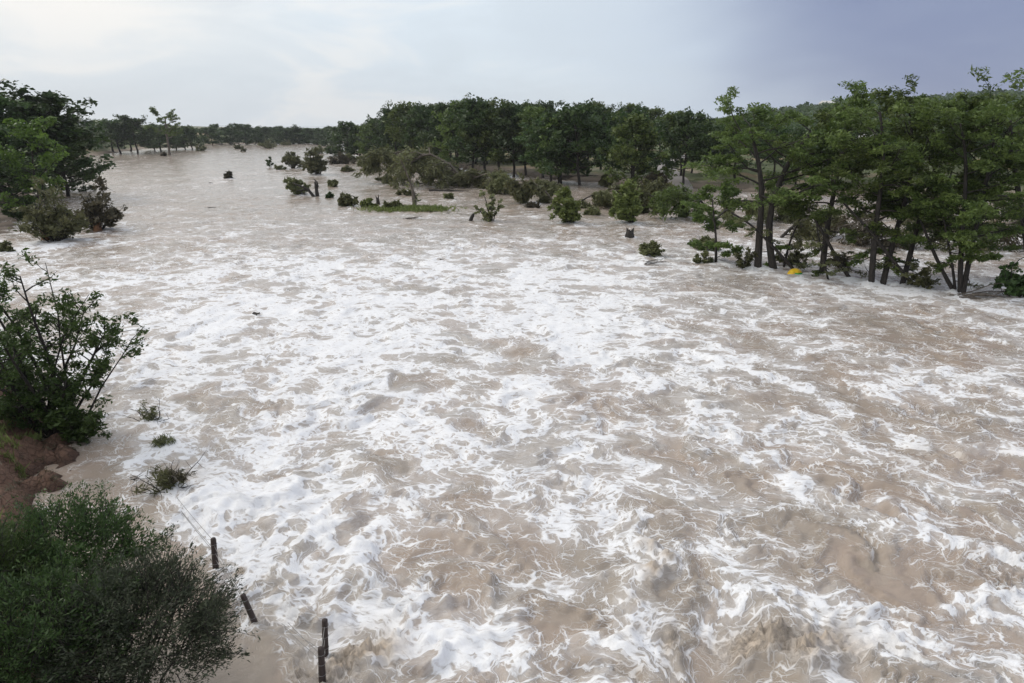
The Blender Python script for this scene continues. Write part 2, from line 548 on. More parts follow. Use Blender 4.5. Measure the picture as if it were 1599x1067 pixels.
ripple = t.add(t.mul(t.noise(fd, 4.0, 5, 0.6, 0.0, "2D"), 0.9), t.mul(t.noise(t.vmath("MULTIPLY", pos, (1.0, 1.6, 1.0)), 11.0, 4, 0.6), 0.30))
hgt = t.add(ripple, t.add(t.mul(foam, 0.55), t.mul(t.mul(foam, nf), 0.7)))
hgt = t.add(hgt, t.mul(froth, 1.2))
bmp = t.n("ShaderNodeBump", {"Strength": 0.5, "Distance": 0.045, "Height": hgt})
b = t.n("ShaderNodeBsdfPrincipled", {"Base Color": col, "Roughness": r, "IOR": 1.33, "Normal": bmp.outputs[0]})
t.n("ShaderNodeOutputMaterial", {0: b.outputs[0]})
flow3 = np.stack([fx, fy, np.zeros_like(fx)], 1)
river = put(bpy.data.objects.new("river", mesh_np("river", water_v, grid_faces(len(rows), NC), wm, True,
            {"flow_coords": ("POINT", "FLOAT_VECTOR", flow3), "lace_coords": ("POINT", "FLOAT_VECTOR", np.stack([0.74 * (0.965 * lx - 0.26 * ly), 0.26 * lx + 0.965 * ly, np.zeros_like(lx)], 1)), "foam_amount": ("POINT", "FLOAT", D), "churn_amount": ("POINT", "FLOAT", churn)})))
tag(river, kind="structure")
print("river verts", len(x))

# ------------------------------------------------------------------ vegetation kit
def foliage(name, dark, light, trans=0.32, gloss=0.45):
    m_, t = new_mat(name)
    tint = t.attr("tint").outputs["Fac"]
    rnd = t.n("ShaderNodeObjectInfo").outputs["Random"]
    f = t.add(t.mul(tint, 0.8), t.mul(rnd, 0.25))
    c = t.mix(f, dark, light)
    hsv = t.n("ShaderNodeHueSaturation", {"Hue": t.lin(rnd, 0, 1, 0.485, 0.512), "Saturation": 1.0, "Value": t.lin(rnd, 0, 1, 0.85, 1.12), "Color": c}).outputs[0]
    p = t.n("ShaderNodeBsdfPrincipled", {"Base Color": hsv, "Roughness": gloss, "Specular IOR Level": 0.3})
    tr = t.n("ShaderNodeBsdfTranslucent", {"Color": hsv})
    mx = t.n("ShaderNodeMixShader", {0: trans, 1: p.outputs[0], 2: tr.outputs[0]})
    t.n("ShaderNodeOutputMaterial", {0: mx.outputs[0]})
    return m_


def bark(name, a, b_, scale=3.0):
    m_, t = new_mat(name)
    g = t.n("ShaderNodeTexCoord").outputs["Object"]
    st = t.vmath("MULTIPLY", g, (1.0, 1.0, 0.22))
    n_ = t.noise(st, scale * 2.2, 6, 0.7)
    c = t.mix(t.step(n_, 0.35, 0.68), a, b_)
    bm = t.n("ShaderNodeBump", {"Strength": 0.9, "Distance": 0.05, "Height": n_})
    p = t.n("ShaderNodeBsdfPrincipled", {"Base Color": c, "Roughness": 0.8, "Normal": bm.outputs[0]})
    t.n("ShaderNodeOutputMaterial", {0: p.outputs[0]})
    return m_


F_OAK = foliage("foliage_deep_green", (0.022, 0.050, 0.018), (0.088, 0.138, 0.040))
F_CYP = foliage("foliage_cypress", (0.038, 0.072, 0.019), (0.168, 0.222, 0.056))
F_WIL = foliage("foliage_willow", (0.095, 0.130, 0.032), (0.240, 0.285, 0.090))
F_OLI = foliage("foliage_olive", (0.070, 0.082, 0.033), (0.225, 0.230, 0.105))
F_BRT = foliage("foliage_bright", (0.050, 0.095, 0.016), (0.150, 0.225, 0.040))
F_GRY = foliage("foliage_grey_green", (0.014, 0.022, 0.011), (0.120, 0.142, 0.086))
F_SHR = foliage("foliage_shrub", (0.030, 0.062, 0.016), (0.115, 0.182, 0.048))
F_DRB = foliage("foliage_drab", (0.045, 0.042, 0.024), (0.125, 0.105, 0.060))
B_DARK = bark("bark_dark", (0.012, 0.010, 0.008), (0.045, 0.036, 0.029))
B_GREY = bark("bark_grey", (0.075, 0.062, 0.050), (0.20, 0.165, 0.13))
B_RED = bark("wood_broken", (0.16, 0.075, 0.035), (0.34, 0.18, 0.09), 5)
B_TAN = bark("wood_pale", (0.22, 0.17, 0.12), (0.42, 0.34, 0.25), 5)


def tubes_mesh(name, tubes, mat, sides=(8, 5, 4)):
    """tubes: (points, radii, level)"""
    V, Fq, off = [], [], 0
    for pts, rad, lvl in tubes:
        pts, rad = np.asarray(pts, float), np.asarray(rad, float)
        k = sides[min(lvl, len(sides) - 1)]
        n = len(pts)
        tan = np.gradient(pts, axis=0)
        tan /= np.linalg.norm(tan, axis=1)[:, None] + 1e-9
        ref = np.array([0.31, 0.95, 0.05]) if abs(tan[0][2]) > 0.7 else np.array([0.05, 0.1, 1.0])
        a = np.cross(tan, ref); a /= np.linalg.norm(a, axis=1)[:, None] + 1e-9
        b_ = np.cross(tan, a)
        th = np.arange(k) * 2 * np.pi / k
        ring = a[:, None, :] * np.cos(th)[None, :, None] + b_[:, None, :] * np.sin(th)[None, :, None]
        lump = 1.0
        if lvl == 0:
            lump = 1 + 0.10 * np.sin(th * 3 + pts[0][0])[None, :, None] + 0.05 * np.sin(np.arange(n) * 1.7)[:, None, None]
        v = pts[:, None, :] + ring * rad[:, None, None] * lump
        V.append(v.reshape(-1, 3))
        i, j = np.meshgrid(np.arange(n - 1), np.arange(k), indexing="ij")
        j2 = (j + 1) % k
        Fq.append(np.stack([off + i * k + j, off + i * k + j2, off + (i + 1) * k + j2, off + (i + 1) * k + j], -1).reshape(-1, 4))
        off += n * k
        # close the end with a last ring pinched to a quad fan
        end = np.vstack([pts[-1] + tan[-1] * rad[-1] * 0.4])
        V.append(np.repeat(end, k, 0))
        last = off - k
        jj = np.arange(k); jj2 = (jj + 1) % k
        Fq.append(np.stack([last + jj, last + jj2, off + jj2, off + jj], -1))
        off += k
    return mesh_np(name, np.vstack(V), np.vstack(Fq), mat, True)


def leaves_mesh(name, g, centers, radii, per, size, mat, flat=0.6, up=0.5, aspect=0.45, axis=None, spread_tint=0.5, vary=0.35):
    """clouds of single leaf faces; axis (n,3) lets leaves follow their twig"""
    C_, R_ = np.asarray(centers, float), np.asarray(radii, float)
    n = len(C_)
    idx = np.repeat(np.arange(n), per)
    N = len(idx)
    off = g.standard_normal((N, 3))
    off *= (g.random(N) ** 0.45 / (np.linalg.norm(off, axis=1) + 1e-9))[:, None]
    off[:, 2] *= flat
    P_ = C_[idx] + off * R_[idx][:, None]
    L = g.standard_normal((N, 3))
    L[:, 2] *= 0.6
    if axis is not None:
        L = L * 0.55 + np.asarray(axis)[idx]
    L /= np.linalg.norm(L, axis=1)[:, None] + 1e-9
    nr = g.standard_normal((N, 3)) * (1 - up) + np.array([0, 0, 1.0]) * up
    S = np.cross(L, nr); S /= np.linalg.norm(S, axis=1)[:, None] + 1e-9
    U = np.cross(S, L)
    sz = size * np.exp(vary * g.standard_normal(N))
    hl, hw = (sz * 0.5)[:, None], (sz * 0.5 * aspect)[:, None]
    lift = U * hw * (g.random(N)[:, None] * 0.7)
    v = np.stack([P_ - L * hl, P_ + S * hw + lift, P_ + L * hl, P_ - S * hw + lift], 1).reshape(-1, 3)
    f = np.arange(N * 4).reshape(-1, 4)
    ct = g.random(n)
    tint = np.clip(ct[idx] * spread_tint + g.random(N) * (1 - spread_tint), 0, 1)
    return mesh_np(name, v, f, mat, False, {"tint": ("FACE", "FLOAT", tint)})


def bend(g, p0, d0, length, n, curve_z=0.0, wob=0.12, pull=(0, 0, 0)):
    """a wandering twig: start, direction, length"""
    d = np.array(d0, float); d /= np.linalg.norm(d) + 1e-9
    pts = [np.array(p0, float)]
    st = length / (n - 1)
    for i in range(n - 1):
        d = d + g.standard_normal(3) * wob + np.array([0, 0, curve_z / (n - 1)]) + np.array(pull) / (n - 1)
        d /= np.linalg.norm(d) + 1e-9
        pts.append(pts[-1] + d * st)
    return np.array(pts)


def along(pts, f):
    k = f * (len(pts) - 1)
    i = int(min(math.floor(k), len(pts) - 2))
    return pts[i] + (pts[i + 1] - pts[i]) * (k - i), pts[min(i + 1, len(pts) - 1)] - pts[i]


def grow(g, trunk, r0, spread, first=0.35, limbs=14, el=(0.15, 1.0), subs=5, crown_r=1.0, dome=0.55, curve=0.5, bare=0.35, r1=0.25, thin=1.0, one_side=None, droop=0.0, top=1.0):
    """a tree round a given trunk line; returns tubes, cluster centres, radii, axes"""
    trunk = np.asarray(trunk, float)
    n = len(trunk)
    f_ = np.linspace(0, 1, n)
    tubes = [(trunk, r0 * (1 - (1 - r1) * f_) * (1 + 0.5 * np.exp(-f_ * 14)), 0)]
    C_, R_, A_ = [], [], []
    for i in range(limbs):
        f = first + (0.98 - first) * (i + g.random() * 0.8) / limbs
        p, _ = along(trunk, min(f, 0.99))
        q = (f - first) / (1 - first)
        prof = math.sqrt(max(0.08, 1 - abs((q - dome) / (1.25 - dome if q > dome else dome + 0.45)) ** 2))
        az = i * 2.4 + g.normal() * 0.4
        if one_side is not None and g.random() < 0.7:
            az = one_side + g.normal() * 0.8
        e = el[0] + (el[1] - el[0]) * q + g.normal() * 0.12
        ln = spread * prof * g.uniform(0.72, 1.15) * (top if q > 0.7 else 1.0)
        pts = bend(g, p, (math.cos(az) * math.cos(e), math.sin(az) * math.cos(e), math.sin(e)), ln, 6, curve, 0.16)
        rl = r0 * (0.42 - 0.24 * q) * thin
        tubes.append((pts, rl * np.linspace(1, 0.3, 6), 1))
        for j in range(subs):
            sfr = bare + (1 - bare) * (j + g.random()) / subs
            b0, bd = along(pts, min(sfr, 0.99))
            bd = bd / (np.linalg.norm(bd) + 1e-9)
            a2 = math.atan2(bd[1], bd[0]) + g.choice([-1, 1]) * g.uniform(0.3, 1.2)
            e2 = math.asin(np.clip(bd[2], -1, 1)) * 0.5 + g.normal() * 0.25 - droop
            tw = bend(g, b0, (math.cos(a2) * math.cos(e2), math.sin(a2) * math.cos(e2), math.sin(e2)), ln * g.uniform(0.22, 0.45), 4, 0.2 - droop, 0.18)
            tubes.append((tw, rl * 0.35 * np.linspace(1, 0.35, 4), 2))
            for q_ in (0.6, 1.0):
                cpt, ax = along(tw, min(q_, 0.999))
                C_.append(cpt); R_.append(crown_r * g.uniform(0.65, 1.25)); A_.append(ax / (np.linalg.norm(ax) + 1e-9))
        C_.append(pts[-1]); R_.append(crown_r * g.uniform(0.7, 1.2)); A_.append(bd)
    return tubes, np.array(C_), np.array(R_), np.array(A_)


def norm_z(tb, C_, target):
    """squeeze a grown tree so that its top meets the wanted height"""
    k = target / (C_[:, 2].max() + 0.3)
    out = []
    for pts, rad, lvl in tb:
        p = np.array(pts, float)
        p[:, 2] = np.where(p[:, 2] > 0, p[:, 2] * k, p[:, 2])
        out.append((p, rad, lvl))
    C_ = C_.copy()
    C_[:, 2] = np.where(C_[:, 2] > 0, C_[:, 2] * k, C_[:, 2])
    return out, C_


def straight_trunk(g, h, depth=3.0, lean=(0, 0), n=9, wob=0.02):
    z = np.concatenate([[-depth], np.linspace(0, h, n)])
    f = np.clip(z / h, 0, 1)
    w_ = np.cumsum(g.standard_normal((n + 1, 2)) * wob * h / 3, 0)
    w_ -= w_[1]; w_[0] = 0
    return np.stack([lean[0] * f + w_[:, 0], lean[1] * f + w_[:, 1], z], 1)


def make_tree(name, loc, tubes, trunk_mat, crown_mesh, label, cat, group=None, rz=0.0, sides=(8, 5, 4), trunk_name="trunk", crown_name="crown"):
    root = empty(name, loc, rz)
    tag(root, label, cat, group)
    tm = tubes if isinstance(tubes, bpy.types.Mesh) else tubes_mesh(name + "_" + trunk_name, tubes, trunk_mat, sides)
    put(bpy.data.objects.new(trunk_name, tm), root)
    if crown_mesh is not None:
        put(bpy.data.objects.new(crown_name, crown_mesh), root)
    return root


def copy_tree(src, loc, rz, scale, label=None, group=None):
    """another individual: the thing and each of its parts, mesh data shared"""
    c = src.copy()
    scene.collection.objects.link(c)
    c.location = loc
    c.rotation_euler = (0, 0, rz)
    c.scale = scale if isinstance(scale, tuple) else (scale,) * 3
    if label:
        c["label"] = label
    if group:
        c["group"] = group
    for ch in src.children:
        d = ch.copy()
        scene.collection.objects.link(d)
        d.parent = c
    return c


def pix_at(px, py, Y):
    """point at forward distance Y seen at a pixel"""
    u, v = (px - 799.5) / FPX, (533.5 - py) / FPX
    fy_ = math.cos(PITCH) + v * math.sin(PITCH)
    fz_ = -math.sin(PITCH) + v * math.cos(PITCH)
    t_ = Y / fy_
    return np.array([u * t_, Y, CAM_H + fz_ * t_])


# ------------------------------------------------------------------ prototypes for the groves
g = np.random.default_rng(3)
PROTO = []
for i in range(6):
    tr = straight_trunk(g, 17.5, 1.5, (g.normal() * 1.2, g.normal() * 1.2), wob=0.03)
    tb, C_, R_, A_ = grow(g, tr, 0.42, 7.2 + g.random() * 1.2, first=0.36 + 0.08 * g.random(), limbs=24, el=(0.05, 0.85), subs=6, crown_r=1.35, dome=0.38, thin=0.8, top=0.72, bare=0.25)
    tb, C_ = norm_z(tb, C_, 20.0)
    cm = leaves_mesh("grove_crown", g, C_, R_, 18, 0.66, F_OAK if i % 3 else F_CYP, flat=0.6, up=0.55, aspect=0.6, spread_tint=0.65)
    PROTO.append((tubes_mesh("grove_trunk", tb, B_DARK), cm))
LOWP = []
for i in range(4):
    tr = straight_trunk(g, 15, 1.5, (g.normal(), g.normal()), wob=0.03)
    tb, C_, R_, A_ = grow(g, tr, 0.36, 6.8, first=0.24, limbs=18, el=(-0.05, 0.9), subs=5, crown_r=1.5, dome=0.4, top=0.75)
    tb, C_ = norm_z(tb, C_, 18.5)
    LOWP.append((tubes_mesh("far_trunk", tb, B_DARK, (6, 4, 3)), leaves_mesh("far_crown", g, C_, R_, 12, 0.85, F_OAK, flat=0.65, up=0.55, aspect=0.65, spread_tint=0.65)))
_first = {}


def place(kind, i, loc, rz, scale, name, label, group):
    key = (kind, i, name)
    tb, cm = (PROTO if kind == "P" else LOWP)[i]
    if key not in _first:
        _first[key] = make_tree(name, loc, tb, B_DARK, cm, label, "tree", group, rz)
        _first[key].scale = scale if isinstance(scale, tuple) else (scale,) * 3
        return _first[key]
    return copy_tree(_first[key], loc, rz, scale, label, group)


def grove_tree(px, py, top, i, name, label, group, widen=1.0, kind="P", z=0.9, dY=0.0, full=20.0):
    X_, Y_ = at(px, py, z)
    X_, Y_ = X_ * (1 + dY / Y_), Y_ + dY
    zb = gz(X_, Y_)
    h = pix_at(px, top, Y_)[2] - zb
    s_ = h / full
    return place(kind, i % (6 if kind == "P" else 4), (X_, Y_, zb - 0.15), g.uniform(0, 6.28), (s_ * widen, s_ * widen, s_), name, label, group)


# the riverside grove, front row with its trunks in view
front = [(578, 246, 186, "first tree of the riverside grove, next to the upstream clump of trees"),
         (598, 249, 176, "short tree second from the upstream end of the grove's front row"),
         (622, 252, 166, "grove tree behind the upstream half of the big tangled heap"),
         (645, 255, 158, "grove tree above the tall broken snag's leafy tip"),
         (668, 258, 160, "grove tree behind the downstream half of the big tangled heap"),
         (690, 261, 158, "grove tree at the downstream end of the big tangled heap"),
         (712, 263, 158, "grove tree behind the toppled bush beside the big tangled heap"),
         (736, 265, 152, "tall grove tree behind the torn sapling"),
         (758, 267, 150, "tallest grove tree, behind the torn sapling and the arching brown stem"),
         (784, 268, 155, "grove tree at the downstream edge of the dense trunks, by the dark wreckage line"),
         (803, 270, 160, "grove tree upstream of the combed-over toppled tree"),
         (822, 269, 164, "grove tree directly behind the combed-over toppled tree"),
         (848, 272, 166, "thin grove tree where the trunks open onto the meadow"),
         (863, 278, 175, "first of three close grove trunks behind the first willow bush"),
         (873, 279, 172, "middle of three close grove trunks behind the first willow bush"),
         (880, 280, 178, "last of three close grove trunks behind the first willow bush"),
         (909, 283, 156, "stout dark grove trunk above the dark toppled tree between the willows"),
         (917, 275, 165, "slender grove tree just behind the stout dark trunk above the toppled tree"),
         (938, 268, 158, "grove tree behind the small round grey-green bush on the mud"),
         (957, 274, 166, "grove tree on the meadow edge behind the tall willow bush"),
         (1068, 286, 170, "tree with dark trunk standing alone beside the paved path")]
for k, (px, py, tp, lab) in enumerate(front):
    grove_tree(px, py, tp, k, "grove_tree", lab, "front row of the riverside grove", g.uniform(0.85, 1.05))
for k, (px, py, tp) in enumerate([(984, 287, 170), (995, 291, 176)]):
    lab = ("leaning tree at the muddy waterline, the taller of the pair behind the tall willow bush", "leaning tree at the waterline, the shorter of the pair next to the paved path")[k]
    grove_tree(px, py, tp, k + 2, "leaning_grove_tree", lab, "pair of leaning trees by the path", 0.95)
# rows deeper in the grove
for k in range(34):
    px = g.uniform(585, 850)
    py = np.interp(px, [560, 700, 850], [246, 257, 262]) - g.uniform(1, 8)
    grove_tree(px, py, np.interp(px, [560, 640, 760, 1000], [192, 164, 156, 164]) + g.uniform(-4, 14), k, "inner_grove_tree",
               "tall tree crowded behind the front row of the riverside grove", "inner rows of the riverside grove", g.uniform(0.8, 1.05))
for k in range(14):
    px = 845 + k * 15 + g.uniform(-6, 6)
    grove_tree(px, 245 + g.uniform(-3, 5), g.uniform(158, 185), k, "meadow_tree", "tree standing on the grassy meadow behind the riverside grove", "trees on the grassy meadow", g.uniform(0.85, 1.1))
for k, (px, py, tp) in enumerate([(528, 241, 196), (545, 243, 190), (560, 243, 195), (572, 244, 188)]):
    grove_tree(px, py, tp, k, "clump_tree", ("rounded tree standing farthest upstream in the clump before the grove", "tallest rounded tree of the clump upstream of the grove", "shorter rounded tree inside the clump upstream of the grove", "rounded tree of the upstream clump that touches the grove")[k], "clump at the upstream end of the grove", 1.15, "L", full=18.5)
# trees on the right bank behind the flooded cypresses
for k in range(26):
    px = 1060 + k * 22 + g.uniform(-9, 9)
    py = np.interp(px, [1060, 1300, 1620], [282, 296, 296]) - g.uniform(0, 28)
    grove_tree(px, py, np.interp(px, [1060, 1300, 1620], [176, 190, 176]) + g.uniform(-6, 22), k, "bank_tree", "tree on the right bank seen behind the flooded cypresses", "trees on the right bank", g.uniform(0.9, 1.15))

# the far tree line across the river bend
far = [(122, 229, 186), (138, 231, 184), (152, 229, 188), (176, 232, 186), (190, 233, 183), (214, 233, 180), (203, 230, 186), (240, 229, 196), (252, 231, 192), (278, 228, 198), (291, 228, 195), (303, 227, 197),
       (318, 225, 200), (332, 225, 199), (347, 224, 194), (360, 224, 193), (372, 224, 193), (385, 224, 194), (397, 224, 198), (410, 224, 197), (421, 224, 198), (434, 223, 197), (447, 223, 199),
       (458, 223, 195), (470, 223, 199), (482, 223, 200), (494, 223, 200), (505, 224, 199), (516, 226, 197)]
for k, (px, py, tp) in enumerate(far):
    grove_tree(px, py, tp, k, "far_tree", "small far tree in the line across the river bend", "far tree line across the river bend", g.uniform(1.1, 1.5) if px > 310 else g.uniform(1.25, 1.6), "L" if px > 310 else "P", z=1.0 if px > 310 else 2.0, full=18.5 if px > 310 else 20.0)
for k in range(40):
    px = g.uniform(100, 620)
    grove_tree(px, 217 + g.uniform(-2, 3), 198 + g.uniform(-2, 6), k, "distant_tree", "dim distant tree behind the far tree line", "distant trees behind the far tree line", g.uniform(1.3, 1.9), "L", z=2.0, full=18.5)

# left bank: big dark crowns
for k, (px, tp, wd, Y_, lab) in enumerate([(20, 126, 1.25, 112, "tallest big dark tree on the left bank"), (78, 168, 1.2, 118, "big dark tree overhanging the water at the end of the left bank clump"),
                                      (-45, 140, 1.3, 104, "big dark tree on the landward side of the left bank clump"), (-10, 185, 1.3, 88, "low dark tree under the tallest left bank tree"),
                                      (62, 205, 1.0, 135, "smaller dark tree behind the overhanging left bank tree"), (95, 215, 1.25, 128, "low bushy tree at the waterline under the overhanging left bank tree"), (10, 225, 1.5, 100, "low dark tree with leaves down to the bank under the left bank clump")]):
    c = pix_at(px, tp, Y_)
    zb = gz(c[0], Y_)
    s_ = (c[2] - zb) / 20.0
    place("P", [1, 2, 4, 5, 1, 2, 4][k], (c[0], Y_, zb - (0.2 if k < 5 else 2.2)), 1.3 * k, (s_ * wd, s_ * wd, s_), "left_bank_tree", lab, "big dark trees on the left bank")
# ------------------------------------------------------------------ single trees
g = np.random.default_rng(21)
c = pix_at(38, 190, 86); zb = gz(c[0], 86)
tr = straight_trunk(g, (c[2] - zb) * 0.9, 1.5, (0.6, -0.5))
tb, C_, R_, A_ = grow(g, tr, 0.22, 3.6, first=0.22, limbs=18, el=(0.1, 1.1), subs=5, crown_r=0.75)
make_tree("bright_tree", (c[0], 86, zb - 0.1), tb, B_DARK, leaves_mesh("bright_crown", g, C_, R_, 18, 0.34, F_BRT, aspect=0.6), "bright yellow-green tree in front of the big dark left bank trees", "tree")

# the lone cypress standing out in the river
X_, Y_ = at(265, 243)
hh = pix_at(265, 168, Y_)[2]
tr = straight_trunk(g, hh * 0.9, 2.5, (0.4, 0), wob=0.012)
tb, C_, R_, A_ = grow(g, tr, 0.55, 6.6, first=0.50, limbs=13, el=(0.0, 0.8), subs=5, crown_r=0.95, dome=0.55, bare=0.4, thin=0.8, r1=0.45)
tb, C_ = norm_z(tb, C_, hh)
make_tree("lone_tree", (X_, Y_, 0), tb, B_GREY, leaves_mesh("lone_crown", g, C_, R_, 26, 0.55, F_CYP, flat=0.5, aspect=0.6), "lone tall thin tree standing far out in the river", "tree")


def world_path(pix, Y0, Y1=None, under=2.2):
    """a trunk line through pixels, at distances running from Y0 to Y1; local to its base"""
    Y1 = Y0 if Y1 is None else Y1
    P_ = [pix_at(px, py, Y0 + (Y1 - Y0) * i / (len(pix) - 1)) for i, (px, py) in enumerate(pix)]
    P_ = np.array(P_)
    base = np.array([P_[0][0], P_[0][1], 0.0])
    P_ -= base
    d = P_[1] - P_[0]
    P_ = np.vstack([P_[0] - d / abs(d[2]) * under, P_])
    # resample smoothly
    n = 14
    tt = np.linspace(0, len(P_) - 1, n)
    Q = np.stack([np.interp(tt, np.arange(len(P_)), P_[:, k]) for k in range(3)], 1)
    Q[1:-1] = (Q[:-2] + 2 * Q[1:-1] + Q[2:]) / 4
    return base, Q


cyps = [
    # trunk pixels, Y, Y end, r0, spread, first, limbs, crown_r, side, label
    ([(1118, 410), (1119, 360), (1116, 320), (1114, 285)], 58, 58, 0.17, 3.0, 0.25, 9, 0.42, None, "slender sparse cypress standing alone at the edge of the flooded cypresses"),
    ([(1183, 421), (1188, 340), (1194, 270), (1188, 200), (1176, 142)], 55.2, 56, 0.42, 5.2, 0.50, 13, 0.62, None, "tall dark-trunked cypress with a forked top, close beside its twin"),
    ([(1208, 422), (1200, 350), (1210, 280), (1232, 215), (1262, 160), (1285, 136)], 54.8, 56.5, 0.40, 5.6, 0.46, 14, 0.62, 0.2, "tall cypress whose long top sweeps sideways above its twin"),
    ([(1283, 431), (1292, 350), (1303, 285), (1316, 220), (1322, 180)], 52.6, 54, 0.33, 4.6, 0.42, 13, 0.60, None, "dark cypress above the leaning poles near the yellow float"),
    ([(1360, 444), (1368, 350), (1377, 285), (1386, 205), (1380, 135)], 49.5, 51, 0.30, 4.5, 0.44, 13, 0.60, None, "upright cypress, first in the row of three slanting trunks"),
    ([(1378, 444), (1396, 365), (1418, 290), (1434, 215), (1428, 128)], 49.4, 52, 0.30, 4.6, 0.46, 13, 0.60, None, "slanting cypress, middle one in the row of three trunks"),
    ([(1408, 446), (1428, 365), (1448, 285), (1470, 210), (1484, 145)], 49.0, 52, 0.27, 4.4, 0.46, 13, 0.58, None, "slanting cypress, last in the row of three trunks"),
    ([(1492, 456), (1488, 400), (1480, 345), (1474, 290)], 46.9, 47.5, 0.14, 2.8, 0.55, 8, 0.45, None, "thin crooked cypress pole with small crown beside a double trunk"),
    ([(1499, 459), (1502, 380), (1510, 300), (1514, 215), (1506, 160)], 46.4, 48, 0.24, 4.2, 0.45, 13, 0.58, None, "straight cypress of the double trunk beside the debris raft"),
    ([(1503, 459), (1520, 370), (1540, 285), (1556, 200), (1572, 128)], 46.3, 48.5, 0.24, 4.6, 0.42, 15, 0.60, None, "cypress of the double trunk that slants outward to a high crown"),
    ([(1612, 440), (1606, 350), (1598, 260), (1590, 180), (1592, 120)], 50, 51, 0.34, 5.4, 0.36, 17, 0.62, 3.1, "cypress with a deep leafy crown beyond the double trunk"),
]
for k, (pix, Y0, Y1, r0, sp, fi, nl, cr, side, lab) in enumerate(cyps):
    g = np.random.default_rng(100 + k)
    base, Q = world_path(pix, Y0, Y1)
    tb, C_, R_, A_ = grow(g, Q, r0 * 0.84, sp, first=fi, limbs=nl + 2, el=(0.0, 0.75), subs=6, crown_r=cr, top=1.0, dome=0.62, curve=0.25, bare=0.25, thin=0.75, droop=0.18, one_side=side, r1=0.30)
    tb, C_ = norm_z(tb, C_, Q[-1][2] + 0.5)
    Q = np.asarray(tb[0][0])
    # a few bare or thinly clad low branches torn by the flood
    for q in range(5):
        f = g.uniform(0.14, fi)
        p, _ = along(Q, f)
        if p[2] < 0.5:
            continue
        az = g.uniform(0, 6.28)
        tw = bend(g, p, (math.cos(az), math.sin(az) * 0.5, g.uniform(-0.35, 0.25)), g.uniform(1.0, 2.6), 5, -0.2, 0.2)
        tb.append((tw, np.linspace(0.045, 0.012, 5), 2))
        if g.random() < 0.75:
            for fr in (0.55, 0.75, 0.95):
                cp, ax = along(tw, fr)
                C_ = np.vstack([C_, cp]); R_ = np.append(R_, 0.40); A_ = np.vstack([A_, ax])
    R_ = R_ * 1.0
    cm = leaves_mesh("cypress_crown", g, C_, R_, 58, 0.25, F_CYP, flat=0.46, up=0.5, aspect=0.36, spread_tint=0.62)
    make_tree("cypress_tree", base, tb, B_DARK, cm, lab, "tree", "flooded cypresses", sides=(9, 5, 3))

# trunks the flood pushed over, leaning among the cypresses
leans = [([(1242, 424), (1212, 390), (1175, 352), (1142, 332)], 54.0, 55, 0.13, "long dark trunk leaning away from the yellow float"),
         ([(1329, 438), (1305, 400), (1282, 358), (1262, 325)], 51.3, 52.5, 0.15, "straight bare trunk leaning against the cypress near the yellow float"),
         ([(1294, 440), (1287, 410), (1279, 372), (1274, 345)], 51.0, 51.5, 0.08, "thin pole propped at the foot of the cypress near the yellow float"),
         ([(1430, 449), (1395, 408), (1360, 362), (1318, 318)], 48.4, 50.5, 0.15, "long bare trunk leaning across the row of three slanting cypresses"),
         ([(1490, 456), (1470, 420), (1452, 380), (1438, 345)], 47.0, 48.5, 0.15, "stout broken trunk leaning towards the double-trunked cypress"),
         ([(1224, 418), (1232, 380), (1250, 340), (1272, 300)], 55.5, 56.0, 0.10, "dark limb-like trunk rising between the twin cypresses and the leaning poles")]
for k, (pix, Y0, Y1, r0, lab) in enumerate(leans):
    g = np.random.default_rng(140 + k)
    base, Q = world_path(pix, Y0, Y1, 1.6)
    tb = [(Q, r0 * np.linspace(1.15, 0.5, len(Q)), 0)]
    C_, R_, A_ = [], [], []
    for q in range(9):
        p, d = along(Q, g.uniform(0.15, 0.97))
        if p[2] < 0.3:
            p[2] += 0.6
        az = g.uniform(0, 6.28)
        tw = bend(g, p, (math.cos(az), 0.6 * math.sin(az), g.uniform(-0.4, 0.5)), g.uniform(0.7, 2.0), 5, -0.15, 0.2)
        tb.append((tw, np.linspace(0.035, 0.01, 5), 2))
        for fr in (0.6, 0.97):
            cp, ax = along(tw, fr); C_.append(cp); R_.append(0.38); A_.append(ax)
    make_tree("leaning_tree", base, tb, B_DARK, leaves_mesh("leaning_sprays", g, C_, R_, 30, 0.24, F_OLI, flat=0.4, aspect=0.36), lab, "tree", "trunks leaning among the cypresses", crown_name="sprays")

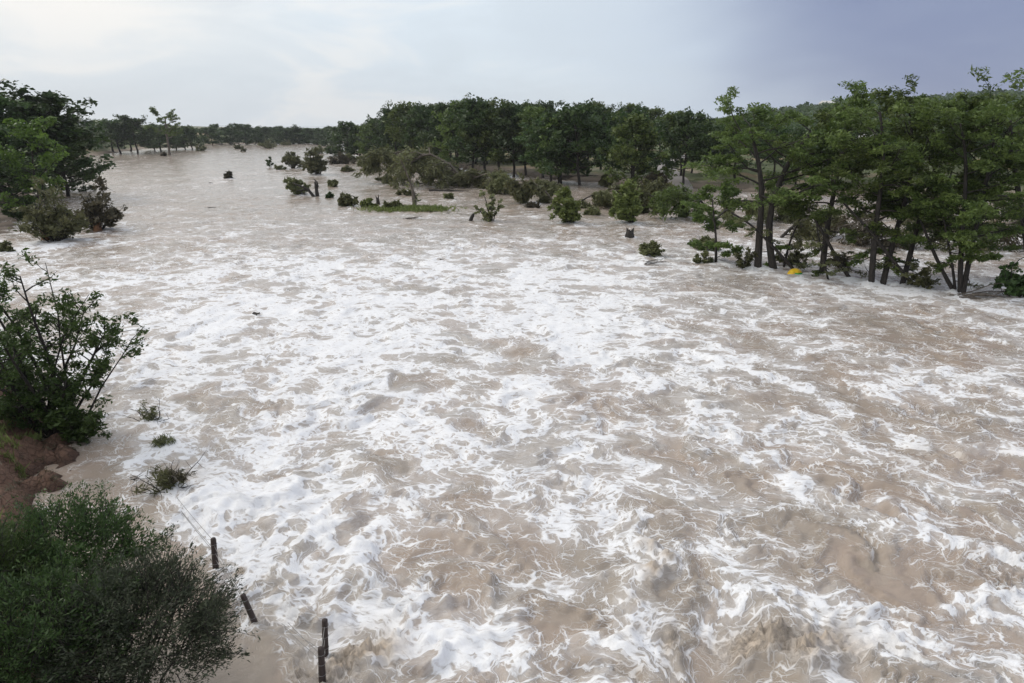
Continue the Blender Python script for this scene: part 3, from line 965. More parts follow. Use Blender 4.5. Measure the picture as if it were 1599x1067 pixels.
# ------------------------------------------------------------------ bushes and toppled trees in the flood
def bush(name, px, py, wpx, hpx, label, mat=F_OLI, lean=0.0, stems=14, leaf=None, per=16, wood=B_DARK, group=None, cat="bush", fall=0.0, z=0.0, dens=1.0, seed=None, Y=None, arch=0.0, aspect=0.42, tuft=1.0, stem_r=1.0, bare=0.25):
    """stems fan out of one foot in the water; lean pushes the tops sideways, fall towards the viewer"""
    gg = np.random.default_rng(seed if seed is not None else int(px * 7 + py * 13))
    X_, Y_ = at(px, py, z)
    sc = math.hypot(Y_, 11) / FPX
    W, Hh = wpx * sc, hpx * sc * 1.03
    leaf = leaf or max(0.14, min(0.6, Y_ * 0.0052))
    tb, C_, R_, A_ = [], [], [], []
    foot = np.array([-lean * W * 0.35, 0.0, -0.9])
    for i in range(stems):
        az = i * 2.4 + gg.normal() * 0.3
        rr = math.sqrt((i + 0.5) / stems)
        tgt = np.array([math.cos(az) * rr * W * 0.46 * gg.uniform(0.7, 1.15) + lean * W * 0.22, math.sin(az) * rr * W * 0.34 - fall * W * 0.2, Hh * (1.0 - 0.65 * rr ** 1.4) * gg.uniform(0.45, 1.05)])
        ctl = foot * 0.45 + tgt * 0.55 + np.array([-lean * W * 0.12, 0, Hh * (0.16 + arch)])
        if tgt[2] < 0.25:
            tgt[2] = 0.15
        s_ = np.linspace(0, 1, 7)[:, None]
        pts = (1 - s_) ** 2 * foot + 2 * s_ * (1 - s_) * ctl + s_ ** 2 * tgt + gg.standard_normal((7, 3)) * 0.02 * W * s_
        rs = 0.010 * W * stem_r * gg.uniform(0.6, 1.5)
        tb.append((pts, np.linspace(rs * 1.6, rs * 0.4, 7), 1))
        if i % 3 == 0:                                     # bare shoots poke out of the outline
            sh = bend(gg, tgt, gg.standard_normal(3) * 0.5 + np.array([lean, 0, 0.7]), W * gg.uniform(0.1, 0.28), 4, -0.1, 0.15)
            tb.append((sh, np.linspace(rs * 0.5, rs * 0.2, 4), 2))
        for j in range(int(6 * dens)):
            f = bare + (0.99 - bare) * gg.random() ** 0.8
            p, d = along(pts, f)
            tw = bend(gg, p, gg.standard_normal(3) * 0.8 + d / (np.linalg.norm(d) + 1e-9) * 0.7, W * gg.uniform(0.06, 0.17), 4, 0.0, 0.2)
            tb.append((tw, np.linspace(rs * 0.5, rs * 0.2, 4), 2))
            for fr in (0.5, 0.99):
                cp, ax = along(tw, fr)
                if cp[2] > -0.05:
                    C_.append(cp); R_.append(W * 0.075 * tuft * gg.uniform(0.7, 1.3)); A_.append(ax / (np.linalg.norm(ax) + 1e-9))
    cm = leaves_mesh(name + "_leaves", gg, C_, R_, per, leaf, mat, flat=0.75, up=0.4, aspect=aspect, axis=np.array(A_) * 0.5, spread_tint=0.55)
    return make_tree(name, (X_, Y_, z), tb, wood, cm, label, cat, group, sides=(6, 4, 3), trunk_name="stems", crown_name="leaves")


def toppled(name, px, py, wpx, hpx, label, mat=F_OLI, lean=-0.5, stems=22, per=15, wood=B_DARK, seed=0, cat="tree", leaf=None, **_):
    """a tree pushed over: root end on one side, boughs arching over and trailing into the water"""
    gg = np.random.default_rng(seed + 500)
    X_, Y_ = at(px, py)
    sc = math.hypot(Y_, 11) / FPX
    W, Hh = wpx * sc, hpx * sc
    sd = 1.0 if lean > 0 else -1.0
    leaf = leaf or max(0.16, min(0.6, Y_ * 0.0048))
    root_ = np.array([-sd * W * 0.46, W * 0.05, -0.6])
    tb, C_, R_, A_ = [], [], [], []
    crown = np.array([sd * W * 0.05, 0, Hh * 0.50])
    spine = np.array([root_, root_ * 0.6 + crown * 0.4 + np.array([0, 0, Hh * 0.22]), crown + np.array([0, 0, Hh * 0.12]), crown + np.array([sd * W * 0.25, 0, -Hh * 0.1])])
    tt_ = np.linspace(0, 3, 9)
    spine = np.stack([np.interp(tt_, np.arange(4), spine[:, k]) for k in range(3)], 1)
    tb.append((spine, np.linspace(0.022, 0.008, 9) * W, 0))
    for i in range(stems):
        f = gg.uniform(0.03, 0.95)
        p0, d0 = along(spine, f)
        a = gg.uniform(-1.25, 1.25) + (math.pi if sd < 0 else 0)
        ln = W * gg.uniform(0.28, 0.62) * (1.1 - 0.4 * f)
        up = gg.uniform(-0.1, 1.1)
        pts = bend(gg, p0, (math.cos(a), math.sin(a) * 0.9, up), ln, 8, -1.3 - up * 0.5, 0.10)
        pts[:, 2] = np.maximum(pts[:, 2], -0.1)
        tb.append((pts, np.linspace(0.008, 0.003, 8) * W, 1))
        for j in range(9):
            fr = gg.uniform(0.2, 0.99)
            p, d = along(pts, fr)
            dn = d / (np.linalg.norm(d) + 1e-9)
            tw = bend(gg, p, dn * 0.9 + gg.standard_normal(3) * 0.5, W * gg.uniform(0.05, 0.14), 4, -0.5, 0.15)
            tb.append((tw, np.linspace(0.0032, 0.0015, 4) * W, 2))
            for q in (0.35, 0.7, 0.99):
                cp, ax = along(tw, q)
                if cp[2] > -0.05:
                    C_.append(cp); R_.append(W * gg.uniform(0.045, 0.085)); A_.append(ax / (np.linalg.norm(ax) + 1e-9))
    cm = leaves_mesh(name + "_leaves", gg, C_, R_, max(4, per // 2 + 2), leaf, mat, flat=0.9, up=0.3, aspect=0.34, axis=np.array(A_) * 1.1, spread_tint=0.55)
    return make_tree(name, (X_, Y_, 0), tb, wood, cm, label, cat, None, sides=(7, 4, 3), trunk_name="boughs", crown_name="leaves")


bushes = [
    # name, px, py, w, h, label, kwargs
    ("flooded_bush", 88, 376, 118, 92, "wide olive bush swamped beside the big dark left bank trees", dict(mat=F_OLI, stems=22, per=15, seed=1)),
    ("flooded_bush", 160, 360, 82, 76, "dark reddish-brown bush behind the orange broken stump", dict(mat=F_DRB, stems=20, per=12, seed=2, lean=0.3)),
    ("flooded_bush", 6, 392, 40, 16, "low dark branch tangle awash at the left bank below the olive bush", dict(mat=F_OLI, stems=7, seed=3)),
    ("flooded_bush", 40, 345, 60, 36, "small dull bush under the big dark left bank trees", dict(mat=F_OAK, stems=12, seed=4)),
    ("bent_sapling", 463, 304, 46, 30, "round dark-leaved crown on a bent trunk lying beside a forked snag", dict(mat=F_OLI, stems=12, lean=-0.4, seed=5, per=12)),
    ("flooded_bush", 458, 263, 36, 33, "tall pointed olive bush, one of two standing together in midstream", dict(mat=F_OLI, stems=14, seed=6)),
    ("flooded_bush", 494, 273, 48, 42, "broad olive bush, the larger of two standing together in midstream", dict(mat=F_OLI, stems=16, seed=7, lean=-0.2)),
    ("flooded_snag", 422, 262, 14, 28, "thin leafy snag just upstream of the two midstream bushes", dict(mat=F_OAK, stems=5, seed=8, dens=0.6)),
    ("flooded_bush", 437, 265, 22, 7, "flat mound of leaves awash at the foot of the pointed olive bush", dict(mat=F_OLI, stems=6, seed=9)),
    ("flooded_bush", 541, 268, 24, 9, "low green mound just downstream of the two midstream bushes", dict(mat=F_OLI, stems=7, seed=10)),
    ("flooded_bush", 573, 266, 30, 26, "rounded bush at the edge of the upstream debris", dict(mat=F_OLI, stems=12, seed=11)),
    ("flooded_bush", 531, 256, 44, 16, "brown brush heap caught below the upstream clump of trees", dict(mat=F_DRB, stems=14, seed=12, per=9)),
    ("flooded_bush", 590, 250, 50, 16, "brown brush heap at the upstream corner of the grove", dict(mat=F_DRB, stems=12, seed=13, per=9)),
    ("flooded_bush", 520, 292, 20, 11, "small olive tuft between the bent sapling and the grassy islet", dict(mat=F_OLI, stems=7, seed=14)),
    ("flooded_bush", 514, 309, 11, 9, "tiny dark leaf clump drifting near the grassy islet", dict(mat=F_OAK, stems=5, seed=15)),
    ("flooded_bush", 541, 322, 38, 23, "bushy end of the grassy islet", dict(mat=F_OLI, stems=14, seed=16)),
    ("flooded_bush", 573, 324, 26, 14, "short green bush in the middle of the grassy islet", dict(mat=F_WIL, stems=9, seed=17)),
    ("flooded_bush", 612, 327, 34, 14, "dark green bush next to the broken snag on the grassy islet", dict(mat=F_OLI, stems=9, seed=18)),
    ("flooded_bush", 634, 305, 26, 6, "flat raft of leaves beside the tall broken snag", dict(mat=F_OLI, stems=6, seed=19)),
    ("toppled_tree", 622, 287, 72, 64, "toppled olive tree, upstream half of the big tangled heap", dict(mat=F_OLI, stems=20, lean=-0.4, seed=20, arch=0.1, dens=1.3)),
    ("toppled_tree", 675, 293, 92, 68, "toppled tree with bare arching stems, downstream half of the big tangled heap", dict(mat=F_OLI, stems=24, lean=-0.4, seed=21, arch=0.2, dens=1.3, wood=B_GREY)),
    ("flooded_bush", 606, 283, 30, 9, "low leafy mound at the foot of the big tangled heap", dict(mat=F_OLI, stems=8, seed=22)),
    ("toppled_tree", 732, 290, 46, 28, "toppled bush beside the big tangled heap", dict(mat=F_OLI, stems=14, lean=-0.5, seed=23)),
    ("toppled_tree", 768, 294, 70, 30, "toppled tree with a brown arching stem at the front of the grove", dict(mat=F_OLI, stems=16, lean=-0.5, seed=24, arch=0.25, wood=B_GREY)),
    ("flooded_bush", 701, 311, 14, 11, "small round bush alone in open water in front of the big tangled heap", dict(mat=F_OLI, stems=7, seed=25)),
    ("torn_sapling", 764, 346, 56, 56, "torn sapling with sparse dark leaves and bare stems beside a black stump", dict(mat=F_OLI, stems=8, seed=26, dens=0.8, per=8, leaf=0.42, aspect=0.6, tuft=0.9, lean=-0.2, stem_r=1.6)),
    ("toppled_tree", 832, 318, 58, 44, "toppled tree combed over by the current below the grove trunks", dict(mat=F_OLI, stems=22, lean=-0.5, seed=27, arch=0.25, dens=1.2, wood=B_GREY)),
    ("willow_bush", 884, 349, 56, 58, "bright green willow bush pushed over in front of the grove", dict(mat=F_WIL, stems=20, lean=-0.5, seed=28, arch=0.12, dens=1.2)),
    ("toppled_tree", 925, 326, 52, 30, "dark toppled tree between the two bright willow bushes", dict(mat=F_OLI, stems=16, lean=0.2, seed=29)),
    ("flooded_bush", 832, 324, 28, 7, "flat twig raft between the combed-over tree and the willow bush", dict(mat=F_DRB, stems=7, seed=30, per=8)),
    ("flooded_bush", 925, 336, 34, 9, "low green mound behind the first willow bush", dict(mat=F_OLI, stems=7, seed=31)),
    ("willow_bush", 978, 349, 60, 74, "tall bright green willow bush leaning on several bare stems", dict(mat=F_WIL, stems=22, lean=-0.45, seed=32, arch=0.1, dens=1.3)),
    ("flooded_bush", 946, 292, 26, 28, "small round grey-green bush on the mud between grove trunks", dict(mat=F_OLI, stems=12, seed=33)),
    ("toppled_tree", 1040, 322, 60, 44, "toppled olive tree below the paved path", dict(mat=F_OLI, stems=18, lean=-0.3, seed=34)),
    ("toppled_tree", 1072, 343, 76, 56, "big toppled tree heaped against the slender cypress", dict(mat=F_CYP, stems=24, lean=-0.3, seed=35, dens=1.2)),
    ("flooded_bush", 1013, 399, 42, 20, "round leafy bush awash between the broken stump and the slender cypress", dict(mat=F_OLI, stems=12, seed=36, per=14)),
    ("flooded_bush", 1104, 390, 60, 24, "drooping spray of leaves at the foot of the slender cypress", dict(mat=F_OLI, stems=10, seed=37, dens=0.8)),
    ("flooded_bush", 1098, 409, 36, 14, "small leaf tuft in the water beside the slender cypress", dict(mat=F_OLI, stems=7, seed=38)),
    ("flooded_bush", 1160, 418, 46, 46, "twiggy bush beside the twin cypress trunks", dict(mat=F_OLI, stems=9, seed=39, dens=0.8, per=10)),
    ("flooded_bush", 1238, 412, 60, 36, "olive brush behind the yellow float", dict(mat=F_OLI, stems=10, seed=40, dens=0.8, per=12)),
    ("flooded_bush", 1312, 418, 50, 26, "dead twiggy brush between the leaning poles", dict(mat=F_DRB, stems=9, seed=41, dens=0.8, per=8)),
    ("flooded_bush", 1440, 450, 56, 34, "drooping green branches under the stout broken leaning trunk", dict(mat=F_OLI, stems=10, seed=42, dens=0.8, per=12)),
    ("flooded_bush", 1580, 462, 74, 56, "leafy bush with round dark leaves at the debris raft", dict(mat=F_OAK, stems=14, seed=43, per=9, leaf=0.28, aspect=0.6)),
    ("toppled_tree", 1360, 385, 110, 50, "brown toppled tree lying behind the row of three slanting cypresses", dict(mat=F_DRB, stems=22, lean=-0.5, seed=44, per=11, wood=B_GREY)),
    ("toppled_tree", 1490, 388, 130, 54, "flattened brush heap behind the double-trunked cypress", dict(mat=F_OLI, stems=24, lean=-0.5, seed=45, per=13, wood=B_GREY)),
    ("toppled_tree", 1590, 390, 120, 70, "dead tangled branches piled behind the leafy bush at the debris raft", dict(mat=F_DRB, stems=30, lean=0.4, seed=46, per=6, wood=B_GREY, stem_r=1.3)),
    ("toppled_tree", 1270, 372, 90, 50, "olive toppled tree behind the leaning poles", dict(mat=F_OLI, stems=20, lean=0.4, seed=47)),
    ("toppled_tree", 1150, 352, 70, 46, "toppled tree behind the twin cypress trunks", dict(mat=F_OLI, stems=18, lean=0.3, seed=48)),
    ("toppled_tree", 705, 288, 56, 40, "toppled tree wedged between the big tangled heap and the grove trunks", dict(mat=F_OLI, stems=20, lean=-0.5, seed=60, arch=0.2)),
    ("toppled_tree", 795, 303, 56, 32, "low toppled tree between the arching brown stem and the combed-over tree", dict(mat=F_OLI, stems=18, lean=-0.5, seed=61, wood=B_GREY)),
    ("toppled_tree", 868, 312, 50, 34, "toppled tree tucked behind the first willow bush", dict(mat=F_OLI, stems=18, lean=-0.4, seed=62)),
    ("toppled_tree", 955, 322, 56, 34, "toppled tree tucked behind the tall willow bush", dict(mat=F_OLI, stems=18, lean=0.4, seed=63, wood=B_GREY)),
    ("toppled_tree", 1008, 332, 60, 42, "toppled tree lying between the tall willow bush and the slender cypress", dict(mat=F_OLI, stems=20, lean=-0.4, seed=64)),
    ("toppled_tree", 1010, 300, 44, 34, "bare-stemmed toppled tree on the mud at the foot of the paved path", dict(mat=F_DRB, stems=16, lean=0.4, seed=65, per=8, wood=B_GREY)),
    ("toppled_tree", 1220, 345, 70, 44, "toppled tree behind the swept-over cypress", dict(mat=F_OLI, stems=18, lean=-0.4, seed=66)),
    ("toppled_tree", 1425, 345, 90, 46, "brown toppled tree near the right bank behind the slanting cypresses", dict(mat=F_DRB, stems=20, lean=0.4, seed=67, per=9, wood=B_GREY)),
    ("flooded_bush", 315, 236, 22, 9, "far grey-green bush in the water beside the lone tall tree", dict(mat=F_OLI, stems=8, seed=50)),
    ("flooded_bush", 256, 244, 12, 6, "tiny twig heap at the foot of the lone tall tree", dict(mat=F_DRB, stems=5, seed=51)),
    ("flooded_bush", 357, 279, 18, 12, "small twiggy bush alone in the open upper river", dict(mat=F_DRB, stems=8, seed=52)),
    ("flooded_bush", 372, 233, 16, 7, "far low bush, first of the pair under the power lines", dict(mat=F_OLI, stems=7, seed=53)),
    ("flooded_bush", 381, 237, 10, 6, "far low bush, second of the pair under the power lines", dict(mat=F_OLI, stems=6, seed=54)),
    ("flooded_bush", 418, 232, 32, 14, "far bushy islet upstream of the leafy snag", dict(mat=F_OLI, stems=12, seed=55)),
    ("flooded_bush", 448, 227, 24, 6, "far flat islet of brush in front of the far tree line", dict(mat=F_OLI, stems=8, seed=56)),
    ("flooded_bush", 497, 240, 30, 12, "far brush patch upstream of the two midstream bushes", dict(mat=F_OLI, stems=9, seed=57)),
    ("flooded_bush", 545, 252, 28, 14, "olive brush against the upstream debris", dict(mat=F_OLI, stems=9, seed=58)),
]
for nm, px, py, wp, hp, lab, kw in bushes:
    if nm == "toppled_tree":
        toppled(nm, px, py, wp * 1.32, hp * 1.22, lab, **kw)
        continue
    bush(nm, px, py, wp, hp, lab, group=None, cat="tree" if "tree" in nm or "sapling" in nm else ("snag" if "snag" in nm else "bush"), **kw)
# ------------------------------------------------------------------ stumps, snags, driftwood
def simple_tubes(name, loc, tubes, mat, label, cat, group=None, sides=(8, 6, 4)):
    o = put(bpy.data.objects.new(name, tubes_mesh(name, tubes, mat, sides)))
    o.location = loc
    return tag(o, label, cat, group)


def splinter(name, px, py, hpx, wpx, mat, label, lean=0.0, prongs=3, seed=0):
    """a snapped trunk: a thick butt ending in jagged prongs"""
    gg = np.random.default_rng(seed)
    X_, Y_ = at(px, py)
    sc = math.hypot(Y_, 11) / FPX
    H_, W_ = hpx * sc, wpx * sc
    tb = [(np.array([[0, 0, -1.2], [0, 0, 0], [lean * H_ * .25, 0, H_ * 0.35], [lean * H_ * .5, 0, H_ * 0.62]]), np.array([0.55, 0.52, 0.46, 0.40]) * W_, 0)]
    for i in range(prongs):
        a = (i / prongs) * 6.28 + gg.random()
        o = np.array([math.cos(a), math.sin(a) * 0.6, 0]) * W_ * 0.30
        p0 = np.array([lean * H_ * .35, 0, H_ * 0.45]) + o * 0.6
        tb.append((np.array([p0, p0 + o * 0.4 + np.array([lean * H_ * .2, 0, H_ * 0.25]), p0 + o + np.array([lean * H_ * .4, 0, H_ * gg.uniform(0.35, 0.6)])]), np.array([0.24, 0.17, 0.03]) * W_, 1))
    return simple_tubes(name, (X_, Y_, 0), tb, mat, label, "stump")


splinter("broken_stump", 983, 372, 15, 15, B_DARK, "dark forked broken stump sticking out of open water", 0.0, 3, 1)
splinter("broken_stump", 153, 361, 17, 12, B_RED, "orange splintered stump in front of the dark reddish-brown bush", 0.1, 3, 2)
splinter("broken_stump", 72, 376, 20, 11, B_RED, "dark red stump at the foot of the wide olive bush", -0.1, 2, 3)
splinter("broken_stump", 735, 344, 14, 6, B_DARK, "small black stump beside the torn sapling", 0.6, 2, 4)
splinter("broken_stump", 591, 320, 16, 6, B_DARK, "thin dark post-like stump on the grassy islet", -0.1, 2, 5)

# the forked snag beside the bent sapling and the sapling's own leaning trunk
X_, Y_ = at(496, 307); sc = math.hypot(Y_, 11) / FPX
simple_tubes("forked_snag", (X_, Y_, 0), [(np.array([[0, 0, -1], [0, 0, 0.1], [-1.0, 0, 10], [-2.2, 0, 18]]) * np.array([sc, sc, sc]) * np.array([1, 1, 1.2]), np.array([3, 3, 2.4, 1.4]) * sc, 0),
                                          (np.array([[-1.0, 0, 10], [1.5, 0, 15], [1.0, 0, 21], [-3.5, 0, 26]]) * sc, np.array([2.2, 1.8, 1.3, 0.7]) * sc, 1)],
             B_DARK, "bare forked snag standing beside the bent sapling", "snag")
X_, Y_ = at(490, 307)
simple_tubes("fallen_limb", (X_, Y_, 0), [(np.array([[1.5, 0, -6], [0, 0, 0.0], [-8, 0, 11], [-18, 0, 15], [-30, 0, 20]]) * sc, np.array([2.6, 2.4, 2.0, 1.5, 0.8]) * sc, 0),
                                          (np.array([[-8, 0, 11], [-16, 0, 10], [-26, 0, 8]]) * sc, np.array([1.4, 1.2, 0.5]) * sc, 1)],
             B_DARK, "dark limb bending from the water into the round-crowned bent sapling", "branch")

# tall broken snag on the islet: dark shaggy foot, pale slanting stem, leafy tip
g = np.random.default_rng(77)
base, Q = world_path([(648, 325), (646, 300), (637, 275), (627, 252), (621, 236)], at(648, 325)[1], None, 1.0)
tb = [(Q, np.interp(np.linspace(0, 1, len(Q)), [0, 0.35, 0.45, 1], [0.30, 0.33, 0.13, 0.05]), 0)]
C_, R_ = [], []
for q in range(22):
    f = g.uniform(0.12, 0.99) if q > 8 else g.uniform(0.82, 1.0)
    p, _ = along(Q, min(f, 0.99))
    az = g.uniform(0, 6.28)
    tw = bend(g, p, (math.cos(az), math.sin(az), g.uniform(-0.8, 0.2)), g.uniform(0.5, 1.5), 4, -0.3, 0.25)
    tb.append((tw, np.linspace(0.06, 0.02, 4), 2))
    C_.append(tw[-1]); R_.append(0.55)
make_tree("broken_snag", base, tb, B_GREY, leaves_mesh("snag_leaves", g, C_, R_, 14, 0.42, F_OLI), "tall broken snag with shaggy foot and pale slanting stem on the grassy islet", "snag")


def drift(name, px, py, wpx, n, label, cat="driftwood", mat=B_GREY, seed=0, rise=0.25, thick=1.0, yaw=0.0):
    gg = np.random.default_rng(seed)
    X_, Y_ = at(px, py)
    W_ = wpx * math.hypot(Y_, 11) / FPX
    tb = []
    for i in range(n):
        y0 = gg.normal() * W_ * 0.06
        a = yaw + gg.normal() * 0.18
        L_ = W_ * gg.uniform(0.45, 1.0) * (1 if i else 1.0)
        p0 = np.array([-math.cos(a) * L_ * .5 + gg.normal() * W_ * .08, -math.sin(a) * L_ * .5 + y0, 0.02 + gg.random() * 0.10])
        pts = bend(gg, p0, (math.cos(a), math.sin(a), gg.uniform(-0.02, rise * 0.4)), L_, 7, gg.normal() * 0.15, 0.10)
        pts[:, 2] = np.clip(pts[:, 2], -0.05, 0.9)
        tb.append((pts, np.linspace(1, 0.35, 7) * W_ * 0.018 * thick * gg.uniform(0.6, 1.3) * (1.6 if i == 0 else 0.8), 1))
    return simple_tubes(name, (X_, Y_, 0), tb, mat, label, cat, sides=(7, 6, 4))


drift("driftwood", 650, 342, 40, 7, "brown driftwood bundle floating in front of the grassy islet", seed=1)
drift("driftwood", 708, 299, 58, 6, "long curved log floating between the big tangled heap and the torn sapling", mat=B_DARK, seed=2, thick=1.4)
drift("driftwood", 1028, 414, 46, 9, "thin forked sticks poking from the foam near the round leafy bush", mat=B_DARK, seed=3, rise=0.9, thick=0.6)
drift("driftwood", 402, 493, 24, 3, "short black driftwood stick floating alone in white foam", mat=B_DARK, seed=4, thick=3.6, yaw=-0.7)
drift("driftwood", 1545, 464, 110, 12, "long raft of brown sticks washed up beside the double-trunked cypress", seed=5, thick=0.7)
drift("driftwood", 1330, 408, 80, 8, "grey sticks floating behind the leaning poles", seed=6, thick=0.7)
drift("driftwood", 1545, 352, 130, 16, "pale broken timber heaped on the flooded right bank", mat=B_TAN, seed=7, rise=0.8, thick=0.6)
drift("driftwood", 1500, 318, 120, 10, "pale planks and logs lying along the right bank waterline", mat=B_TAN, seed=8, thick=0.7)
drift("driftwood", 700, 334, 6, 2, "tiny dark floating chip near the driftwood bundle", mat=B_DARK, seed=9, thick=3.5)
drift("driftwood", 330, 286, 8, 2, "tiny dark floating branch below the lone tall tree", mat=B_DARK, seed=10, thick=3)
drift("driftwood", 690, 406, 8, 2, "tiny dark floating chip in the foam near the river's middle", mat=B_DARK, seed=11, thick=3)
drift("driftwood", 330, 325, 22, 2, "low dark floating branch beside the small twiggy bush", mat=B_DARK, seed=12, thick=0.9)
drift("driftwood", 1200, 283, 60, 12, "brown timber wreckage strewn on the bank behind the twin cypresses", seed=13, rise=.6)
drift("driftwood", 780, 262, 110, 26, "dark line of flood wreckage caught against the grove trunks", mat=B_DARK, seed=14, rise=.9, thick=.8)
drift("driftwood", 900, 280, 90, 18, "reddish flood wreckage on the mud under the grove", mat=B_GREY, seed=15, rise=.7, thick=.7)

# grass that survives on the islet: blades nobody could count
g = np.random.default_rng(5)
cx_, cy_ = at(640, 328)
N = 1600
cen = np.stack([cx_ + g.normal(size=N) * 2.6, cy_ + g.normal(size=N) * 1.2, 0.08 + 0.25 * g.random(N)], 1)
tag(put(bpy.data.objects.new("islet_grass", leaves_mesh("islet_grass", g, cen, np.full(N, 0.25), 3, 0.5, F_WIL, flat=0.5, up=0.1, aspect=0.2, axis=np.tile([0.2, 0, 0.7], (N, 1))))),
    "light green grass combed flat on the flooded islet", "grass", kind="stuff")

# ------------------------------------------------------------------ three clumps clinging to the drowned fence line
def clump(px, py, w, h, label, twigs, green, brown, seed):
    gg = np.random.default_rng(seed)
    X_, Y_ = at(px, py)
    tb, C_, R_, A_ = [], [], [], []
    for i in range(twigs):
        az = gg.uniform(0, 6.28)
        pts = bend(gg, (gg.normal() * w * .18, gg.normal() * w * .12, -0.3), (math.cos(az) * .7, math.sin(az) * .5, 1.0), h * gg.uniform(0.7, 1.25) + .3, 6, -0.5, 0.22)
        tb.append((pts, np.linspace(0.022, 0.006, 6), 1))
        for k in range(2):
            p, d = along(pts, gg.uniform(0.5, 0.95))
            tw = bend(gg, p, gg.standard_normal(3) + np.array([0, 0, .4]), h * 0.4, 4, -0.2, 0.25)
            tb.append((tw, np.linspace(0.009, 0.004, 4), 2))
    for i in range(green):
        C_.append((gg.normal() * w * 0.20, gg.normal() * w * 0.13, abs(gg.normal()) * h * 0.32)); R_.append(0.16); A_.append((gg.normal() * .6, gg.normal() * .4, .5))
    root = make_tree("drowned_clump", (X_, Y_, 0), tb, B_DARK, leaves_mesh("clump_leaves", gg, C_, R_, 22, 0.17, F_OLI, flat=0.9, up=0.1, aspect=0.16, axis=A_), label, "bush", trunk_name="twigs", crown_name="leaves")
    if brown:
        C2 = [(w * 0.34 + gg.normal() * w * .10, gg.normal() * w * 0.08, h * 0.45 + gg.normal() * h * 0.12) for _ in range(brown)]
        put(bpy.data.objects.new("dead_grass", leaves_mesh("clump_dead_grass", gg, C2, [0.12] * brown, 26, 0.13, F_DRB, aspect=0.14, up=0.1)), root)
    return root


clump(237, 657, 0.85, 0.75, "dark twiggy clump with curled bare branches, farthest out along the drowned fence", 12, 26, 0, 1)
clump(258, 697, 0.8, 0.55, "small rounded green clump between the two twiggy drowned clumps", 6, 38, 0, 2)
clump(259, 764, 1.5, 1.05, "large twiggy green clump with a brown tuft where the fence wire starts", 16, 44, 18, 3)
drift("driftwood", 222, 752, 40, 4, "bare twig poking up beside the large twiggy drowned clump", mat=B_DARK, seed=22, rise=1.6, thick=0.7)

# ------------------------------------------------------------------ the leafy shrub on the left bank
g = np.random.default_rng(9)
bx_, by_ = -17.2, 23.4
zb = gz(bx_, by_)
tb, C_, R_, A_ = [], [], [], []
for i in range(17):
    az = i * 2.4 + g.normal() * 0.3
    el_ = g.uniform(1.15, 1.5) if math.cos(az) > 0.2 else g.uniform(1.0, 1.45)
    f0 = np.array([g.normal() * 0.30, g.normal() * 0.25, -0.3])
    L_ = g.uniform(5.4, 8.0) if i < 12 else g.uniform(2.6, 4.0)
    pts = bend(g, f0, (math.cos(az) * math.cos(el_), math.sin(az) * math.cos(el_), math.sin(el_)), L_, 9, -0.1, 0.09, (0.0, 0, 0))
    rs = g.uniform(0.05, 0.13)
    tb.append((pts, np.linspace(rs, rs * 0.18, 9), 1))
    for j in range(15):
        p, d = along(pts, 0.24 + 0.75 * g.random() ** 0.8)
        a2 = g.uniform(0, 6.28)
        tw = bend(g, p, (math.cos(a2) * .9, math.sin(a2) * .9, g.uniform(0.1, 0.9)), g.uniform(0.45, 1.3), 5, 0.3, 0.16)
        tb.append((tw, np.linspace(rs * 0.25, 0.006, 5), 2))
        for fr in (0.5, 0.75, 0.99):
            if g.random() < 0.80:
                cp, ax = along(tw, fr)
                C_.append(cp); R_.append(g.uniform(0.16, 0.30)); A_.append(ax / (np.linalg.norm(ax) + 1e-9))
make_tree("bank_shrub", (bx_, by_, zb), tb, B_DARK, leaves_mesh("shrub_leaves", g, C_, R_, 30, 0.135, F_SHR, flat=0.8, up=0.45, aspect=0.42, axis=np.array(A_) * .5, spread_tint=0.55),
          "many-stemmed leafy shrub rooted at the edge of the red soil bank", "shrub", trunk_name="stems", crown_name="leaves", sides=(8, 6, 4))
for nm, lab, loc, sx_, n_, mat in (("bank_shrub", "leafy shrub tucked against the many-stemmed shrub on the soil bank", (-21.2, 25.4), 1.5, 12, F_SHR),
                                   ("bank_shrub", "low leafy bush at the foot of the many-stemmed shrub", (-15.9, 22.9), 0.55, 7, F_SHR)):
    tb, C_, R_, A_ = [], [], [], []
    zb = gz(*loc)
    for i in range(n_):
        az = i * 2.4
        pts = bend(g, (0, 0, -0.3), (math.cos(az) * .5, math.sin(az) * .5, 1.0), g.uniform(2.2, 3.4) * sx_, 7, -0.3, 0.12)
        tb.append((pts, np.linspace(0.05, 0.01, 7) * sx_, 1))
        for j in range(12):
            p, d = along(pts, g.uniform(0.25, 0.99))
            tw = bend(g, p, g.standard_normal(3) + np.array([0, 0, .5]), 0.7 * sx_, 4, 0.2, 0.2)
            tb.append((tw, np.linspace(0.012, 0.005, 4), 2))
            for fr in (0.6, 0.99):
                cp, ax = along(tw, fr); C_.append(cp); R_.append(0.25 * sx_ ** .5); A_.append(ax)
    make_tree(nm, (loc[0], loc[1], zb), tb, B_DARK, leaves_mesh("shrub_leaves", g, C_, R_, 26, 0.14, mat, flat=0.8, aspect=0.42), lab, "shrub", trunk_name="stems", crown_name="leaves")

